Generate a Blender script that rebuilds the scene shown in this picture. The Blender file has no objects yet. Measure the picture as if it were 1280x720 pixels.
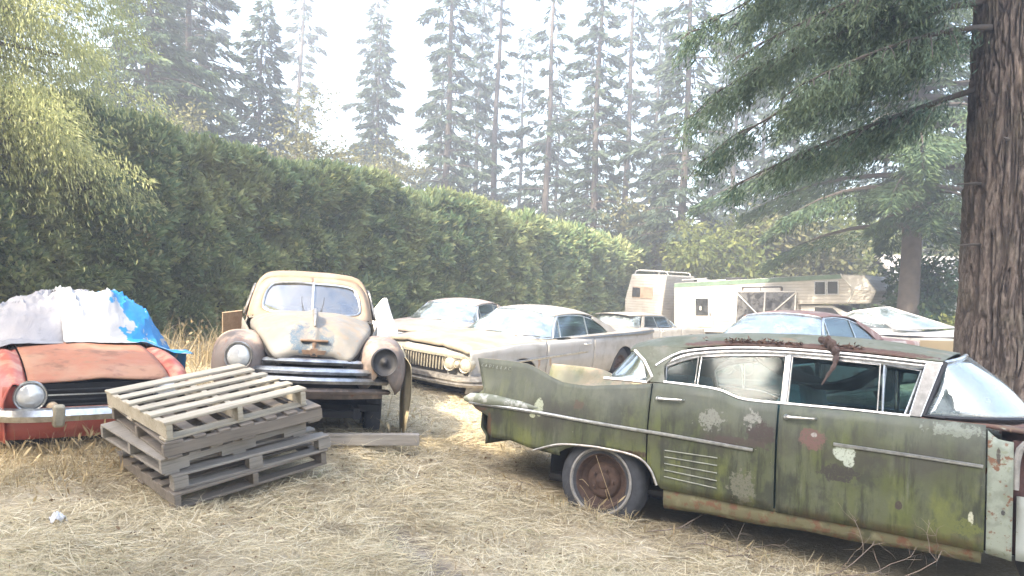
import bpy, bmesh, math, random
import numpy as np
from mathutils import Vector, Matrix
rnd = random.Random(7)
rng = np.random.default_rng(11)
scene = bpy.context.scene
COL = scene.collection
R = math.radians

# ------------------------------------------------------------------ objects
def link_mesh(name, me, mat=None, parent=None):
    o = bpy.data.objects.new(name, me)
    COL.objects.link(o)
    if mat: me.materials.append(mat)
    if parent: o.parent = parent
    return o

def tag(o, label, cat, group=None, kind=None):
    o['label'] = label; o['category'] = cat
    if group: o['group'] = group
    if kind: o['kind'] = kind
    return o

def thing(name, label, cat, loc=(0, 0, 0), rot=(0, 0, 0), scale=(1, 1, 1), group=None):
    o = bpy.data.objects.new(name, None); COL.objects.link(o)
    o.empty_display_size = .2
    o.location = loc; o.rotation_euler = rot; o.scale = scale
    return tag(o, label, cat, group)

def cr(pts, n):
    """Catmull-Rom resampling by chord length."""
    P = np.asarray(pts, float)
    if len(P) == 2:
        t = np.linspace(0, 1, n)[:, None]; return P[0]*(1-t)+P[1]*t
    d = np.r_[0, np.cumsum(np.linalg.norm(np.diff(P, axis=0), axis=1)+1e-9)]
    T = np.linspace(0, d[-1], n)
    m = np.zeros_like(P)
    m[1:-1] = (P[2:]-P[:-2])/(d[2:]-d[:-2])[:, None]
    m[0] = (P[1]-P[0])/(d[1]-d[0]); m[-1] = (P[-1]-P[-2])/(d[-1]-d[-2])
    i = np.clip(np.searchsorted(d, T, side='right')-1, 0, len(P)-2)
    h = (d[i+1]-d[i]); t = (T-d[i])/h
    h = h[:, None]; t = t[:, None]
    return ((2*t**3-3*t**2+1)*P[i]+(t**3-2*t**2+t)*h*m[i]+(-2*t**3+3*t**2)*P[i+1]+(t**3-t**2)*h*m[i+1])

def lin(pts, n):
    P = np.asarray(pts, float)
    d = np.r_[0, np.cumsum(np.linalg.norm(np.diff(P, axis=0), axis=1)+1e-9)]
    T = np.linspace(0, d[-1], n)
    return np.stack([np.interp(T, d, P[:, k]) for k in range(P.shape[1])], 1)

def loft(secs, nu, nv, straight=False):
    f = lin if straight else cr
    S = np.array([f(s, nu) for s in secs])
    out = np.array([cr(S[:, k], nv) if len(secs) > 2 else lin(S[:, k], nv) for k in range(nu)])
    return out.transpose(1, 0, 2)

def tab(pts, smooth=True):
    X = np.array([p[0] for p in pts], float); Y = np.array([p[1] for p in pts], float)
    def f(x):
        x = np.asarray(x, float)
        if not smooth: return np.interp(x, X, Y)
        m = np.zeros_like(Y); dl = np.diff(Y)/np.diff(X)
        m[0] = dl[0]; m[-1] = dl[-1]
        for i in range(1, len(Y)-1):
            m[i] = 0 if dl[i-1]*dl[i] <= 0 else 2*dl[i-1]*dl[i]/(dl[i-1]+dl[i])
        xc = np.clip(x, X[0], X[-1])
        i = np.clip(np.searchsorted(X, xc, side='right')-1, 0, len(X)-2)
        h = X[i+1]-X[i]; t = (xc-X[i])/h
        return (2*t**3-3*t**2+1)*Y[i]+(t**3-2*t**2+t)*h*m[i]+(-2*t**3+3*t**2)*Y[i+1]+(t**3-t**2)*h*m[i+1]
    return f

class MB:
    def __init__(s): s.v = []; s.f = []
    def add(s, V, F):
        o = len(s.v); s.v += [tuple(map(float, p)) for p in V]; s.f += [tuple(i+o for i in f) for f in F]; return s
    def grid(s, G, closed=False, flip=False):
        G = np.asarray(G); n, m = G.shape[:2]
        F = []
        mm = m if closed else m-1
        for i in range(n-1):
            for j in range(mm):
                q = (i*m+j, i*m+(j+1) % m, (i+1)*m+(j+1) % m, (i+1)*m+j)
                F.append(q[::-1] if flip else q)
        return s.add(G.reshape(-1, 3), F)
    def poly(s, P): return s.add(P, [tuple(range(len(P)))])
    def box(s, c, size, M=None):
        x, y, z = [k/2 for k in size]
        V = [(sx*x, sy*y, sz*z) for sz in (-1, 1) for sx, sy in ((-1, -1), (1, -1), (1, 1), (-1, 1))]
        if M is not None: V = [tuple(M @ Vector(v)) for v in V]
        V = [(v[0]+c[0], v[1]+c[1], v[2]+c[2]) for v in V]
        return s.add(V, [(3, 2, 1, 0), (4, 5, 6, 7), (0, 1, 5, 4), (1, 2, 6, 5), (2, 3, 7, 6), (3, 0, 4, 7)])
    def bar(s, a, b, w, h, up=(0, 0, 1)):
        a = Vector(a); b = Vector(b); d = (b-a); L = d.length; d.normalize()
        u = Vector(up); sd = d.cross(u)
        if sd.length < 1e-4: sd = d.cross(Vector((1, 0, 0)))
        sd.normalize(); u = sd.cross(d)
        M = Matrix((d, sd, u)).transposed()
        return s.box((a+b)/2, (L, w, h), M)
    def tube(s, pts, r, n=8, flat=1.0, closed=False):
        P = np.asarray(pts, float); k = len(P)
        rr = np.full(k, r) if np.isscalar(r) else np.asarray(r, float)
        T = np.gradient(P, axis=0)
        if closed: T = np.roll(P, -1, 0)-np.roll(P, 1, 0)
        T /= np.linalg.norm(T, axis=1)[:, None]+1e-12
        u = np.array([0, 0, 1.]) if abs(T[0][2]) < .9 else np.array([0, 1., 0])
        rings = []
        for i in range(k):
            a = np.cross(T[i], u); a /= np.linalg.norm(a)+1e-12
            u = np.cross(a, T[i]); u /= np.linalg.norm(u)+1e-12
            th = np.linspace(0, 2*math.pi, n, endpoint=False)
            rings.append(P[i]+rr[i]*(np.cos(th)[:, None]*a*flat+np.sin(th)[:, None]*u))
        if closed: rings.append(rings[0])
        G = np.array(rings); s.grid(G, closed=True)
        if not closed:
            s.poly(G[0]); s.poly(G[-1][::-1])
        return s
    def lathe(s, prof, c=(0, 0, 0), axis=(0, 1, 0), n=28):
        ax = Vector(axis).normalized(); a = ax.orthogonal().normalized(); b = ax.cross(a)
        G = []
        for r, h in prof:
            G.append([Vector(c)+ax*h+(a*math.cos(t)+b*math.sin(t))*r for t in np.linspace(0, 2*math.pi, n, endpoint=False)])
        return s.grid(np.array([[tuple(v) for v in g] for g in G]), closed=True)
    def sweep(s, path, sec, outward=None):
        """path (k,3) mostly horizontal; sec list of (n,z): n along horizontal normal (right of travel)."""
        P = np.asarray(path, float); T = np.gradient(P, axis=0); T[:, 2] = 0
        T /= np.linalg.norm(T, axis=1)[:, None]+1e-12
        Nn = np.stack([T[:, 1], -T[:, 0], 0*T[:, 0]], 1)
        G = np.array([[P[i]+Nn[i]*a+np.array([0, 0, b]) for a, b in sec] for i in range(len(P))])
        s.grid(G, closed=True); s.poly(G[0][::-1]); s.poly(G[-1])
        return s
    def mirror(s):
        """adds a copy mirrored in y"""
        o = len(s.v); s.v += [(x, -y, z) for x, y, z in s.v]; s.f += [tuple(i+o for i in f[::-1]) for f in s.f]; return s
    def map(s, fn): s.v = [tuple(fn(*p)) for p in s.v]; return s
    def build(s, name, mat=None, parent=None, smooth=38, bevel=0, solid=0, seg=2):
        me = bpy.data.meshes.new(name); me.from_pydata(s.v, [], s.f); me.validate(); me.update()
        if smooth:
            me.polygons.foreach_set('use_smooth', [True]*len(me.polygons)); me.set_sharp_from_angle(angle=R(smooth))
        o = link_mesh(name, me, mat, parent)
        if solid:
            m = o.modifiers.new('thick', 'SOLIDIFY'); m.thickness = solid; m.offset = 0
        if bevel:
            m = o.modifiers.new('edge', 'BEVEL'); m.width = bevel; m.segments = seg; m.limit_method = 'ANGLE'; m.angle_limit = R(40)
        return o

def quads(name, V, mat, parent=None, smooth=False):
    """V (n,4,3) separate quads"""
    V = np.asarray(V, np.float32); n = len(V)
    me = bpy.data.meshes.new(name)
    me.vertices.add(n*4); me.vertices.foreach_set('co', V.ravel())
    me.loops.add(n*4); me.loops.foreach_set('vertex_index', np.arange(n*4, dtype=np.int32))
    me.polygons.add(n); me.polygons.foreach_set('loop_start', np.arange(0, n*4, 4, dtype=np.int32))
    me.update(calc_edges=True)
    return link_mesh(name, me, mat, parent)

def strips(name, V, mat, parent=None):
    """V (n,k,2,3) ribbons of k cross pairs; one island per ribbon"""
    V = np.asarray(V, np.float32); n, k = V.shape[:2]
    me = bpy.data.meshes.new(name)
    me.vertices.add(n*k*2); me.vertices.foreach_set('co', V.ravel())
    base = (np.arange(n)*k*2)[:, None, None]+(np.arange(k-1)*2)[None, :, None]+np.array([0, 1, 3, 2])[None, None, :]
    nq = n*(k-1)
    me.loops.add(nq*4); me.loops.foreach_set('vertex_index', base.ravel().astype(np.int32))
    me.polygons.add(nq); me.polygons.foreach_set('loop_start', np.arange(0, nq*4, 4, dtype=np.int32))
    me.update(calc_edges=True)
    return link_mesh(name, me, mat, parent)

def norm(a): return a/(np.linalg.norm(a, axis=-1, keepdims=True)+1e-9)

def cards(P, A, l, w, jit=.5):
    """diamond leaf quads at P along axis A"""
    P = np.asarray(P, float); A = norm(np.asarray(A, float)); n = len(P)
    Rn = rng.normal(size=(n, 3)); S = norm(np.cross(A, Rn))
    l = np.broadcast_to(l, (n,))[:, None]; w = np.broadcast_to(w, (n,))[:, None]
    N2 = np.cross(A, S)*w*rng.uniform(-jit, jit, (n, 1))
    return np.stack([P, P+A*l*.45+S*w*.5+N2, P+A*l, P+A*l*.45-S*w*.5+N2], 1)

# value noise, vectorised
_tab = np.random.default_rng(3).uniform(-1, 1, (64, 64, 64))
def vnoise(P):
    P = np.asarray(P, float); i = np.floor(P).astype(int); f = P-i; f = f*f*(3-2*f)
    def g(a, b, c): return _tab[(i[..., 0]+a) % 64, (i[..., 1]+b) % 64, (i[..., 2]+c) % 64]
    x, y, z = f[..., 0], f[..., 1], f[..., 2]
    l = lambda a, b, t: a+(b-a)*t
    return l(l(l(g(0,0,0), g(1,0,0), x), l(g(0,1,0), g(1,1,0), x), y), l(l(g(0,0,1), g(1,0,1), x), l(g(0,1,1), g(1,1,1), x), y), z)
def fbm(P, o=4):
    s = 0; a = 1
    for k in range(o): s = s+a*vnoise(np.asarray(P)*2**k+k*17.3); a *= .5
    return s

# ------------------------------------------------------------------ terrain
CP = np.array([(-2.3,5.1,.04),(-1.5,6.0,.17),(-2.9,5.9,.12),(-1.8,7,.23),(-2.4,9,.24),(-4.5,7.8,.14),(-3.3,4.5,.0),(0,0,0),(0,4,-.04),
 (.62,5.85,-.13),(.9,5.5,-.22),(1.5,5.4,-.27),(2.7,4.6,-.32),(2.0,4.3,-.2),(4,3.8,-.36),(1.6,7.7,-.33),(3.6,6.3,-.3),(.4,13.3,.12),(-.9,8.0,.12),(-1.2,18,.12),(4,25,-.3),(10,30,-.2),
 (4.6,11.2,-.25),(-9,15,.3),(-8,18,.3),(8,15,-.3),(30,40,-.5),(-20,20,.35),(-8,0,0),(8,0,-.2),(0,-15,0),(6,41,-.3),(0,60,-.3),(60,60,-.5),(-60,40,.3),(60,0,-.4),(-60,0,.1),(4.9,7.6,-.25),(-.4,6.2,.0),(-1,5.2,.0)])
def gz(x, y):
    x = np.asarray(x, float); y = np.asarray(y, float)
    d2 = (x[..., None]-CP[:, 0])**2+(y[..., None]-CP[:, 1])**2
    w = 1/(d2+.25)**1.7
    z = (w*CP[:, 2]).sum(-1)/w.sum(-1)
    P = np.stack([x*.9, y*.9, 0*x], -1)
    z = z+.035*vnoise(P)+.018*vnoise(P*3.1+5)
    s, q = bank(x, y)
    wgt = np.clip(s/.5, 0, 1)*np.clip((2.6-s)/.9, 0, 1)
    qc = np.clip(q, -1, None)
    return z-wgt*.075/(1+np.exp(-q/.03))*np.exp(-np.clip(qc, 0, None)/.5)
def bank(x, y):
    """along / across coordinates of the low grassy bank in the foreground"""
    a, b = np.array([-.9, 5.5]), np.array([.25, 4.1]); t = (b-a)/np.linalg.norm(b-a); nn = np.array([t[1], -t[0]])
    s = (x-a[0])*t[0]+(y-a[1])*t[1]
    q = (x-a[0])*nn[0]+(y-a[1])*nn[1]+.06*vnoise(np.stack([x*4, y*4, 0*x], -1))
    return s, q
def soil(x, y):
    """bare strip below the bank: 0..1"""
    s, q = bank(x, y)
    return np.clip(s/.4, 0, 1)*np.clip((2.4-s)/.6, 0, 1)*np.clip((q+.03)/.04, 0, 1)*np.clip((.26-q)/.08, 0, 1)
# ------------------------------------------------------------------ materials
class N:
    def __init__(s, name, rough=.7, metal=0.):
        s.m = bpy.data.materials.new(name); s.m.use_nodes = True; s.t = s.m.node_tree
        s.b = s.t.nodes['Principled BSDF']; s.out = s.t.nodes['Material Output']
        s.b.inputs['Roughness'].default_value = rough; s.b.inputs['Metallic'].default_value = metal
        s.tc = s.t.nodes.new('ShaderNodeTexCoord'); s.obj = s.tc.outputs['Object']
    def n(s, typ, ins=None, **kw):
        nd = s.t.nodes.new(typ)
        for k, v in kw.items(): setattr(nd, k, v)
        for k, v in (ins or {}).items(): s.put(nd.inputs[k], v)
        return nd
    def put(s, inp, v):
        if hasattr(v, 'links') or isinstance(v, bpy.types.NodeSocket): s.t.links.new(v, inp)
        else:
            if inp.type == 'RGBA' and len(v) == 3: v = (*v, 1)
            inp.default_value = v
    def noise(s, sc, det=4, rough=.55, vec=None, stretch=None, seed=0, dist=0):
        vec = vec or s.obj
        mp = s.n('ShaderNodeMapping', {0: vec, 'Scale': stretch or (1, 1, 1), 'Location': (seed*3.7, seed*1.9, seed*2.3)})
        return s.n('ShaderNodeTexNoise', {'Vector': mp.outputs[0], 'Scale': sc, 'Detail': det, 'Roughness': rough, 'Distortion': dist}).outputs[0]
    def step(s, f, lo, hi):
        return s.n('ShaderNodeMapRange', {0: f, 1: lo, 2: hi}, interpolation_type='SMOOTHSTEP').outputs[0]
    def math(s, op, a, b=0.):
        return s.n('ShaderNodeMath', {0: a, 1: b}, operation=op).outputs[0]
    def mix(s, f, a, b):
        nd = s.n('ShaderNodeMix', data_type='RGBA'); s.put(nd.inputs[0], f); s.put(nd.inputs[6], a); s.put(nd.inputs[7], b); return nd.outputs[2]
    def ramp(s, f, cols):
        nd = s.n('ShaderNodeValToRGB', {0: f}); e = nd.color_ramp.elements
        while len(e) < len(cols): e.new(.5)
        for i, (p, c) in enumerate(cols): e[i].position = p; e[i].color = (*c, 1)
        return nd.outputs[0]
    def blob(s, c, r, soft=.35, amp=.5, sc=22):
        """soft-edged patch at object position c with radii r, ragged by noise"""
        d = s.n('ShaderNodeVectorMath', {0: s.obj, 1: c}, operation='SUBTRACT').outputs[0]
        d = s.n('ShaderNodeVectorMath', {0: d, 1: (1/r[0], 1/r[1], 1/r[2])}, operation='MULTIPLY').outputs[0]
        l = s.n('ShaderNodeVectorMath', {0: d}, operation='LENGTH').outputs['Value']
        nz = s.math('MULTIPLY', s.math('SUBTRACT', s.noise(sc, 6, .7), .5), amp*4)
        chip = s.step(s.noise(70, 5, .75, seed=21), .36, .50)
        return s.math('MULTIPLY', s.step(s.math('ADD', l, nz), 1+soft, 1-soft), s.math('ADD', s.math('MULTIPLY', chip, .75), .25))
    def up(s, lo=.6, hi=.95):
        g = s.n('ShaderNodeNewGeometry'); sx = s.n('ShaderNodeSeparateXYZ', {0: g.outputs['Normal']})
        return s.step(sx.outputs[2], lo, hi)
    def bump(s, h, st=.3, dist=.01):
        s.put(s.b.inputs['Normal'], s.n('ShaderNodeBump', {'Height': h, 'Strength': st, 'Distance': dist}).outputs[0])
    def col(s, c): s.put(s.b.inputs['Base Color'], c); return s
    def set(s, k, v): s.put(s.b.inputs[k], v); return s
    def island(s): return s.n('ShaderNodeNewGeometry').outputs['Random Per Island']

def paint(name, base, layers, dust=None, rough=(.35, .7), blobs=(), metal=0, streak=None, coat=0):
    m = N(name, .5, metal); c = base
    for i, (colr, sc, lo, hi, st) in enumerate(layers):
        c = m.mix(m.step(m.noise(sc, 6, .62, stretch=st, seed=i+1), lo, hi), c, colr)
    if streak:
        colr, lo, hi = streak
        c = m.mix(m.step(m.noise(9, 5, .6, stretch=(1, 1, .10), seed=9), lo, hi), c, colr)
    for (p, r, colr, amp) in blobs: c = m.mix(m.blob(p, r, .12, amp), c, colr)
    if dust:
        colr, amt = dust
        f = m.math('MULTIPLY', m.up(.35, .95), m.step(m.noise(5, 6, .65, seed=5), .62-amt*.5, .75-amt*.3))
        c = m.mix(f, c, colr)
    m.col(c)
    r = m.noise(6, 5, .6, seed=12)
    m.set('Roughness', m.n('ShaderNodeMapRange', {0: r, 1: .3, 2: .7, 3: rough[0], 4: rough[1]}).outputs[0])
    m.bump(m.noise(60, 4, .6), .15, .003)
    return m.m

def plain(name, colr, rough=.6, metal=0., var=.25, sc=12, bump=.2, bsc=50):
    m = N(name, rough, metal)
    d = tuple(k*(1-var) for k in colr); l = tuple(min(1, k*(1+var*.6)) for k in colr)
    m.col(m.ramp(m.noise(sc, 6, .65), [(.32, d), (.68, l)]))
    if bump: m.bump(m.noise(bsc, 4, .6), bump, .004)
    return m.m

def glass(name, tint, dusty=.15, dustcol=(.5, .5, .45), fac=.55, gl=.22):
    m = N(name); t = m.t
    tr = m.n('ShaderNodeBsdfTransparent', {0: tint}); gg = m.n('ShaderNodeBsdfGlossy', {0: (.95, .97, 1), 'Roughness': .06})
    df = m.n('ShaderNodeBsdfDiffuse', {0: dustcol})
    lw = m.n('ShaderNodeLayerWeight', {'Blend': .35})
    f = m.math('ADD', m.math('MULTIPLY', lw.outputs['Facing'], fac), gl)
    a = m.n('ShaderNodeMixShader', {0: f, 1: tr.outputs[0], 2: gg.outputs[0]})
    nz = m.step(m.noise(4, 6, .7), .3, .75)
    b = m.n('ShaderNodeMixShader', {0: m.math('MULTIPLY', nz, dusty*2), 1: a.outputs[0], 2: df.outputs[0]})
    t.links.new(b.outputs[0], m.out.inputs[0]); return m.m

def leafmat(name, cols, trans=.35, rough=.55, nsc=.35, brown=False):
    m = N(name, rough)
    c = m.ramp(m.island(), cols)
    c2 = m.mix(m.step(m.noise(nsc, 3, .6), .35, .7), c, m.mix(.5, c, cols[-1][1]))
    if brown: c2 = m.mix(m.math('MULTIPLY', m.step(m.noise(1.1, 5, .7, seed=8), .60, .72), m.step(m.island(), .3, .7)), c2, (.20, .15, .07))
    m.col(c2); m.set('Specular IOR Level', .25)
    tl = m.n('ShaderNodeBsdfTranslucent', {0: m.mix(.4, c2, cols[-1][1])})
    mx = m.n('ShaderNodeMixShader', {0: trans, 1: m.b.outputs[0], 2: tl.outputs[0]})
    m.t.links.new(mx.outputs[0], m.out.inputs[0]); return m.m

RUST = (.16, .075, .04); RUST2 = (.26, .13, .07); MOSS = (.095, .11, .035); PALE = (.42, .46, .38)
# green sedan: pale green paint under grime, algae and rust
def green_paint(name, blobs=()):
    m = N(name, .6)
    c = m.mix(m.step(m.noise(1.7, 6, .6), .35, .68), (.080, .090, .040), (.115, .124, .082))
    c = m.mix(m.math('MULTIPLY', m.step(m.noise(2.3, 5, .6, stretch=(1, 1, .35), seed=4), .5, .68), .75), c, (.105, .122, .034))
    c = m.mix(m.step(m.noise(7, 6, .7, stretch=(1, 1, .22), seed=2), .46, .68), c, (.036, .040, .026))
    c = m.mix(m.math('MULTIPLY', m.step(m.noise(16, 6, .7, stretch=(1, 1, .07), seed=31), .50, .66), .8), c, (.030, .033, .022))
    c = m.mix(m.math('MULTIPLY', m.step(m.noise(11, 5, .7, stretch=(1, 1, .10), seed=37), .56, .72), .55), c, (.19, .20, .15))
    c = m.mix(m.math('MULTIPLY', m.step(m.noise(26, 6, .75, stretch=(1, 1, .3), seed=8), .52, .78), .6), c, (.038, .040, .026))
    c = m.mix(m.math('MULTIPLY', m.step(m.noise(4.2, 6, .68, stretch=(1, 1, .7), seed=41), .50, .64), .8), c, (.042, .045, .034))
    c = m.mix(m.math('MULTIPLY', m.math('MULTIPLY', m.step(m.noise(2.6, 6, .65, stretch=(1, 1, .5), seed=47), .50, .66), m.step(m.n('ShaderNodeSeparateXYZ', {0: m.obj}).outputs[2], .85, .55)), .8), c, (.165, .185, .055))
    # greyer, paler tone towards the shoulder of the body
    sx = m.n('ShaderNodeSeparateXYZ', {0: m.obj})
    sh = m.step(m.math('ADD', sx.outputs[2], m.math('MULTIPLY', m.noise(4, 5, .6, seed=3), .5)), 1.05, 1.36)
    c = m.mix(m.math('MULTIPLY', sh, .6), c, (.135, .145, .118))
    bd = m.math('MULTIPLY', m.math('MULTIPLY', m.step(sx.outputs[2], .62, .76), m.step(sx.outputs[2], 1.02, .84)), m.step(m.noise(3.2, 6, .65, stretch=(1, 1, .8), seed=6), .42, .62))
    c = m.mix(m.math('MULTIPLY', bd, .75), c, (.060, .056, .046))
    c = m.mix(m.step(m.noise(38, 6, .75, seed=7), .685, .71), c, (.24, .25, .20))
    c = m.mix(m.step(m.noise(5, 7, .75, seed=13), .685, .72), c, (.11, .065, .045))
    for (p, r, colr, amp) in blobs: c = m.mix(m.blob(p, r, .1, amp), c, colr)
    c = m.mix(m.math('MULTIPLY', m.step(sx.outputs[2], .42, .26), m.step(m.noise(9, 6, .7, seed=15), .4, .6)), c, (.12, .085, .04))
    m.col(c); m.bump(m.noise(45, 5, .65), .25, .004); m.set('Specular IOR Level', .35)
    m.set('Roughness', m.n('ShaderNodeMapRange', {0: m.noise(5, 5, .6, seed=12), 1: .3, 2: .7, 3: .42, 4: .8}).outputs[0])
    return m.m

M = {}
M['chrome'] = plain('aged_chrome', (.55, .56, .56), .28, .9, .3, 18, .1)
M['chrome_rusty'] = plain('pitted_chrome', (.34, .32, .29), .42, .7, .5, 14, .2)
M['rubber'] = plain('old_rubber', (.035, .035, .037), .85, 0, .4, 20)
M['rubber_blue'] = plain('weathered_rubber', (.045, .048, .055), .85, 0, .4, 14)
M['whitewall'] = plain('dirty_whitewall', (.27, .26, .24), .8, 0, .3, 14)
M['black'] = plain('dark_underside', (.012, .011, .010), .9, 0, .4, 10)
M['dark'] = plain('dark_interior', (.055, .055, .06), .85, 0, .5, 8)
M['rim_rust'] = plain('rusted_rim', (.075, .045, .032), .85, .1, .5, 16, .5)
M['rust'] = plain('flaking_rust', (.17, .085, .06), .92, 0, .55, 12, .8, 35)
M['rust_purple'] = plain('deep_rust', (.11, .06, .055), .92, 0, .45, 9, .6, 30)
M['seat'] = plain('teal_vinyl', (.16, .27, .28), .55, 0, .4, 6)
M['seat_tan'] = plain('faded_vinyl', (.26, .23, .19), .7, 0, .4, 6)
M['lens'] = plain('headlamp_glass', (.62, .63, .62), .12, .25, .12, 30, .1, 90)
M['lens_dim'] = plain('clouded_lamp_glass', (.50, .46, .38), .3, .1, .25, 20, .1)
M['amber'] = plain('amber_lens', (.55, .40, .24), .3, 0, .2)
M['lamp_dark'] = plain('empty_lamp_bucket', (.03, .03, .033), .6, .2, .4)
M['glass'] = glass('car_glass', (.58, .70, .72), .025, (.22, .27, .28), .25, .012)
M['glass_dusty'] = glass('dusty_glass', (.62, .64, .62), .10, (.30, .29, .26), gl=.08)
M['glass_hazy'] = glass('hazed_windscreen', (.55, .63, .64), .26, (.40, .46, .47), gl=.24)
M['glass_dark'] = glass('dark_glass', (.12, .14, .15), .08, (.4, .4, .4), gl=.12)
M['rubber_seal'] = plain('black_seal', (.02, .022, .028), .6, 0, .4)
def wood(name, a, b, sc=1.):
    m = N(name, .85)
    g = m.noise(9*sc, 6, .7, stretch=(.12, 1.3, 1.3), dist=.4); f = m.noise(60*sc, 4, .6, stretch=(.05, 1, 1), seed=3)
    c = m.mix(m.step(g, .3, .7), a, b); c = m.mix(m.math('MULTIPLY', m.step(f, .5, .7), .6), c, tuple(k*.45 for k in a))
    c = m.mix(m.math('MULTIPLY', m.island(), .5), c, tuple(k*.62 for k in b))
    m.col(c); m.bump(f, .5, .004); return m.m
M['pallet_pale'] = wood('pale_pallet_wood', (.36, .31, .22), (.52, .47, .37))
M['pallet_grey'] = wood('grey_pallet_wood', (.20, .178, .150), (.34, .315, .275))
M['pallet_dark'] = wood('dark_pallet_wood', (.14, .118, .092), (.255, .22, .18))
M['plank'] = wood('brown_plank', (.25, .17, .10), (.38, .28, .18))

def bark(name, a, b, c0):
    m = N(name, .95)
    g = m.noise(9, 7, .7, stretch=(1.6, 1.6, .28), dist=.5); f = m.noise(34, 6, .7, stretch=(1, 1, .35), seed=2)
    c = m.mix(m.step(g, .36, .60), c0, a); c = m.mix(m.step(f, .42, .68), c, b)
    c = m.mix(m.math('MULTIPLY', m.step(m.noise(2.2, 5, .6, seed=5), .45, .7), .5), c, (.10, .095, .065))
    at = m.n('ShaderNodeAttribute', attribute_name='furrow').outputs['Fac']
    c = m.mix(m.math('MULTIPLY', at, .7), c, c0)
    m.col(c); m.bump(m.math('ADD', g, m.math('MULTIPLY', f, .5)), .8, .03); return m.m
M['bark'] = bark('furrowed_bark', (.135, .105, .088), (.215, .178, .152), (.045, .034, .028))
M['bark_far'] = plain('conifer_bark', (.075, .064, .056), .95, 0, .4, 4)
M['leaf_hedge'] = leafmat('hedge_leaves', [(0, (.055, .12, .06)), (.5, (.125, .21, .10)), (.85, (.22, .29, .13)), (1, (.46, .46, .20))], .32, .5, .5, True)
M['hedge_core'] = plain('hedge_inner_twigs', (.022, .034, .016), .95, 0, .5, 3)
M['leaf_fir'] = leafmat('fir_needles', [(0, (.04, .075, .05)), (.6, (.065, .11, .065)), (1, (.11, .15, .07))], .3)
M['leaf_near'] = leafmat('near_fir_needles', [(0, (.055, .10, .08)), (.6, (.095, .155, .115)), (1, (.16, .20, .11))], .3)
M['leaf_cedar'] = leafmat('cedar_sprays', [(0, (.24, .28, .10)), (.5, (.36, .40, .17)), (1, (.52, .53, .27))], .55, .5, .6)
M['leaf_far'] = leafmat('far_fir_needles', [(0, (.035, .06, .045)), (1, (.075, .105, .065))], .3)
M['leaf_broad'] = leafmat('broad_leaves', [(0, (.06, .095, .035)), (.6, (.11, .15, .05)), (1, (.26, .28, .09))], .5)
M['leaf_olive'] = leafmat('olive_leaves', [(0, (.07, .085, .04)), (.6, (.12, .13, .06)), (1, (.2, .19, .09))], .4)
M['leaf_bush'] = leafmat('bush_leaves', [(0, (.03, .075, .04)), (.7, (.05, .11, .055)), (1, (.13, .17, .06))], .3)

def straw(name, cols):
    m = N(name, .75); c = m.ramp(m.island(), cols)
    geo = m.n('ShaderNodeNewGeometry').outputs['Position']
    c = m.mix(m.math('MULTIPLY', m.step(m.noise(.9, 6, .65, vec=geo), .46, .66), .42), c, (.30, .24, .15))
    c = m.mix(m.math('MULTIPLY', m.step(m.noise(3.5, 5, .65, vec=geo, seed=6), .54, .68), .5), c, (.20, .155, .10))
    m.col(c); m.set('Specular IOR Level', .3)
    tl = m.n('ShaderNodeBsdfTranslucent', {0: c}); mx = m.n('ShaderNodeMixShader', {0: .25, 1: m.b.outputs[0], 2: tl.outputs[0]})
    m.t.links.new(mx.outputs[0], m.out.inputs[0]); return m.m
M['straw'] = straw('dry_straw', [(0, (.34, .28, .18)), (.3, (.56, .475, .30)), (.75, (.73, .645, .45)), (.96, (.80, .74, .57)), (1, (.26, .29, .13))])
M['tall'] = straw('tall_dry_grass', [(0, (.30, .22, .11)), (.5, (.46, .36, .20)), (1, (.58, .49, .30))])
M['twig'] = plain('dead_twigs', (.20, .16, .125), .9, 0, .4, 20)

def groundmat():
    m = N('dry_ground', .95); g = m.n('ShaderNodeNewGeometry').outputs['Position']
    c = m.mix(m.step(m.noise(1.1, 6, .65, vec=g), .35, .68), (.44, .37, .255), (.34, .28, .18))
    f = m.noise(30, 5, .7, vec=g); c = m.mix(m.step(f, .45, .7), c, (.50, .45, .34))
    c = m.mix(m.step(m.noise(55, 4, .7, vec=g, seed=4), .58, .72), c, (.12, .09, .06))
    at = m.n('ShaderNodeAttribute', attribute_name='bare').outputs['Fac']
    c = m.mix(at, c, m.mix(m.step(m.noise(9, 6, .7, vec=g), .35, .65), (.25, .22, .185), (.15, .125, .10)))
    m.col(c); m.bump(m.math('ADD', f, m.noise(8, 5, .6, vec=g)), .6, .03); return m.m
M['ground'] = groundmat()
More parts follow.
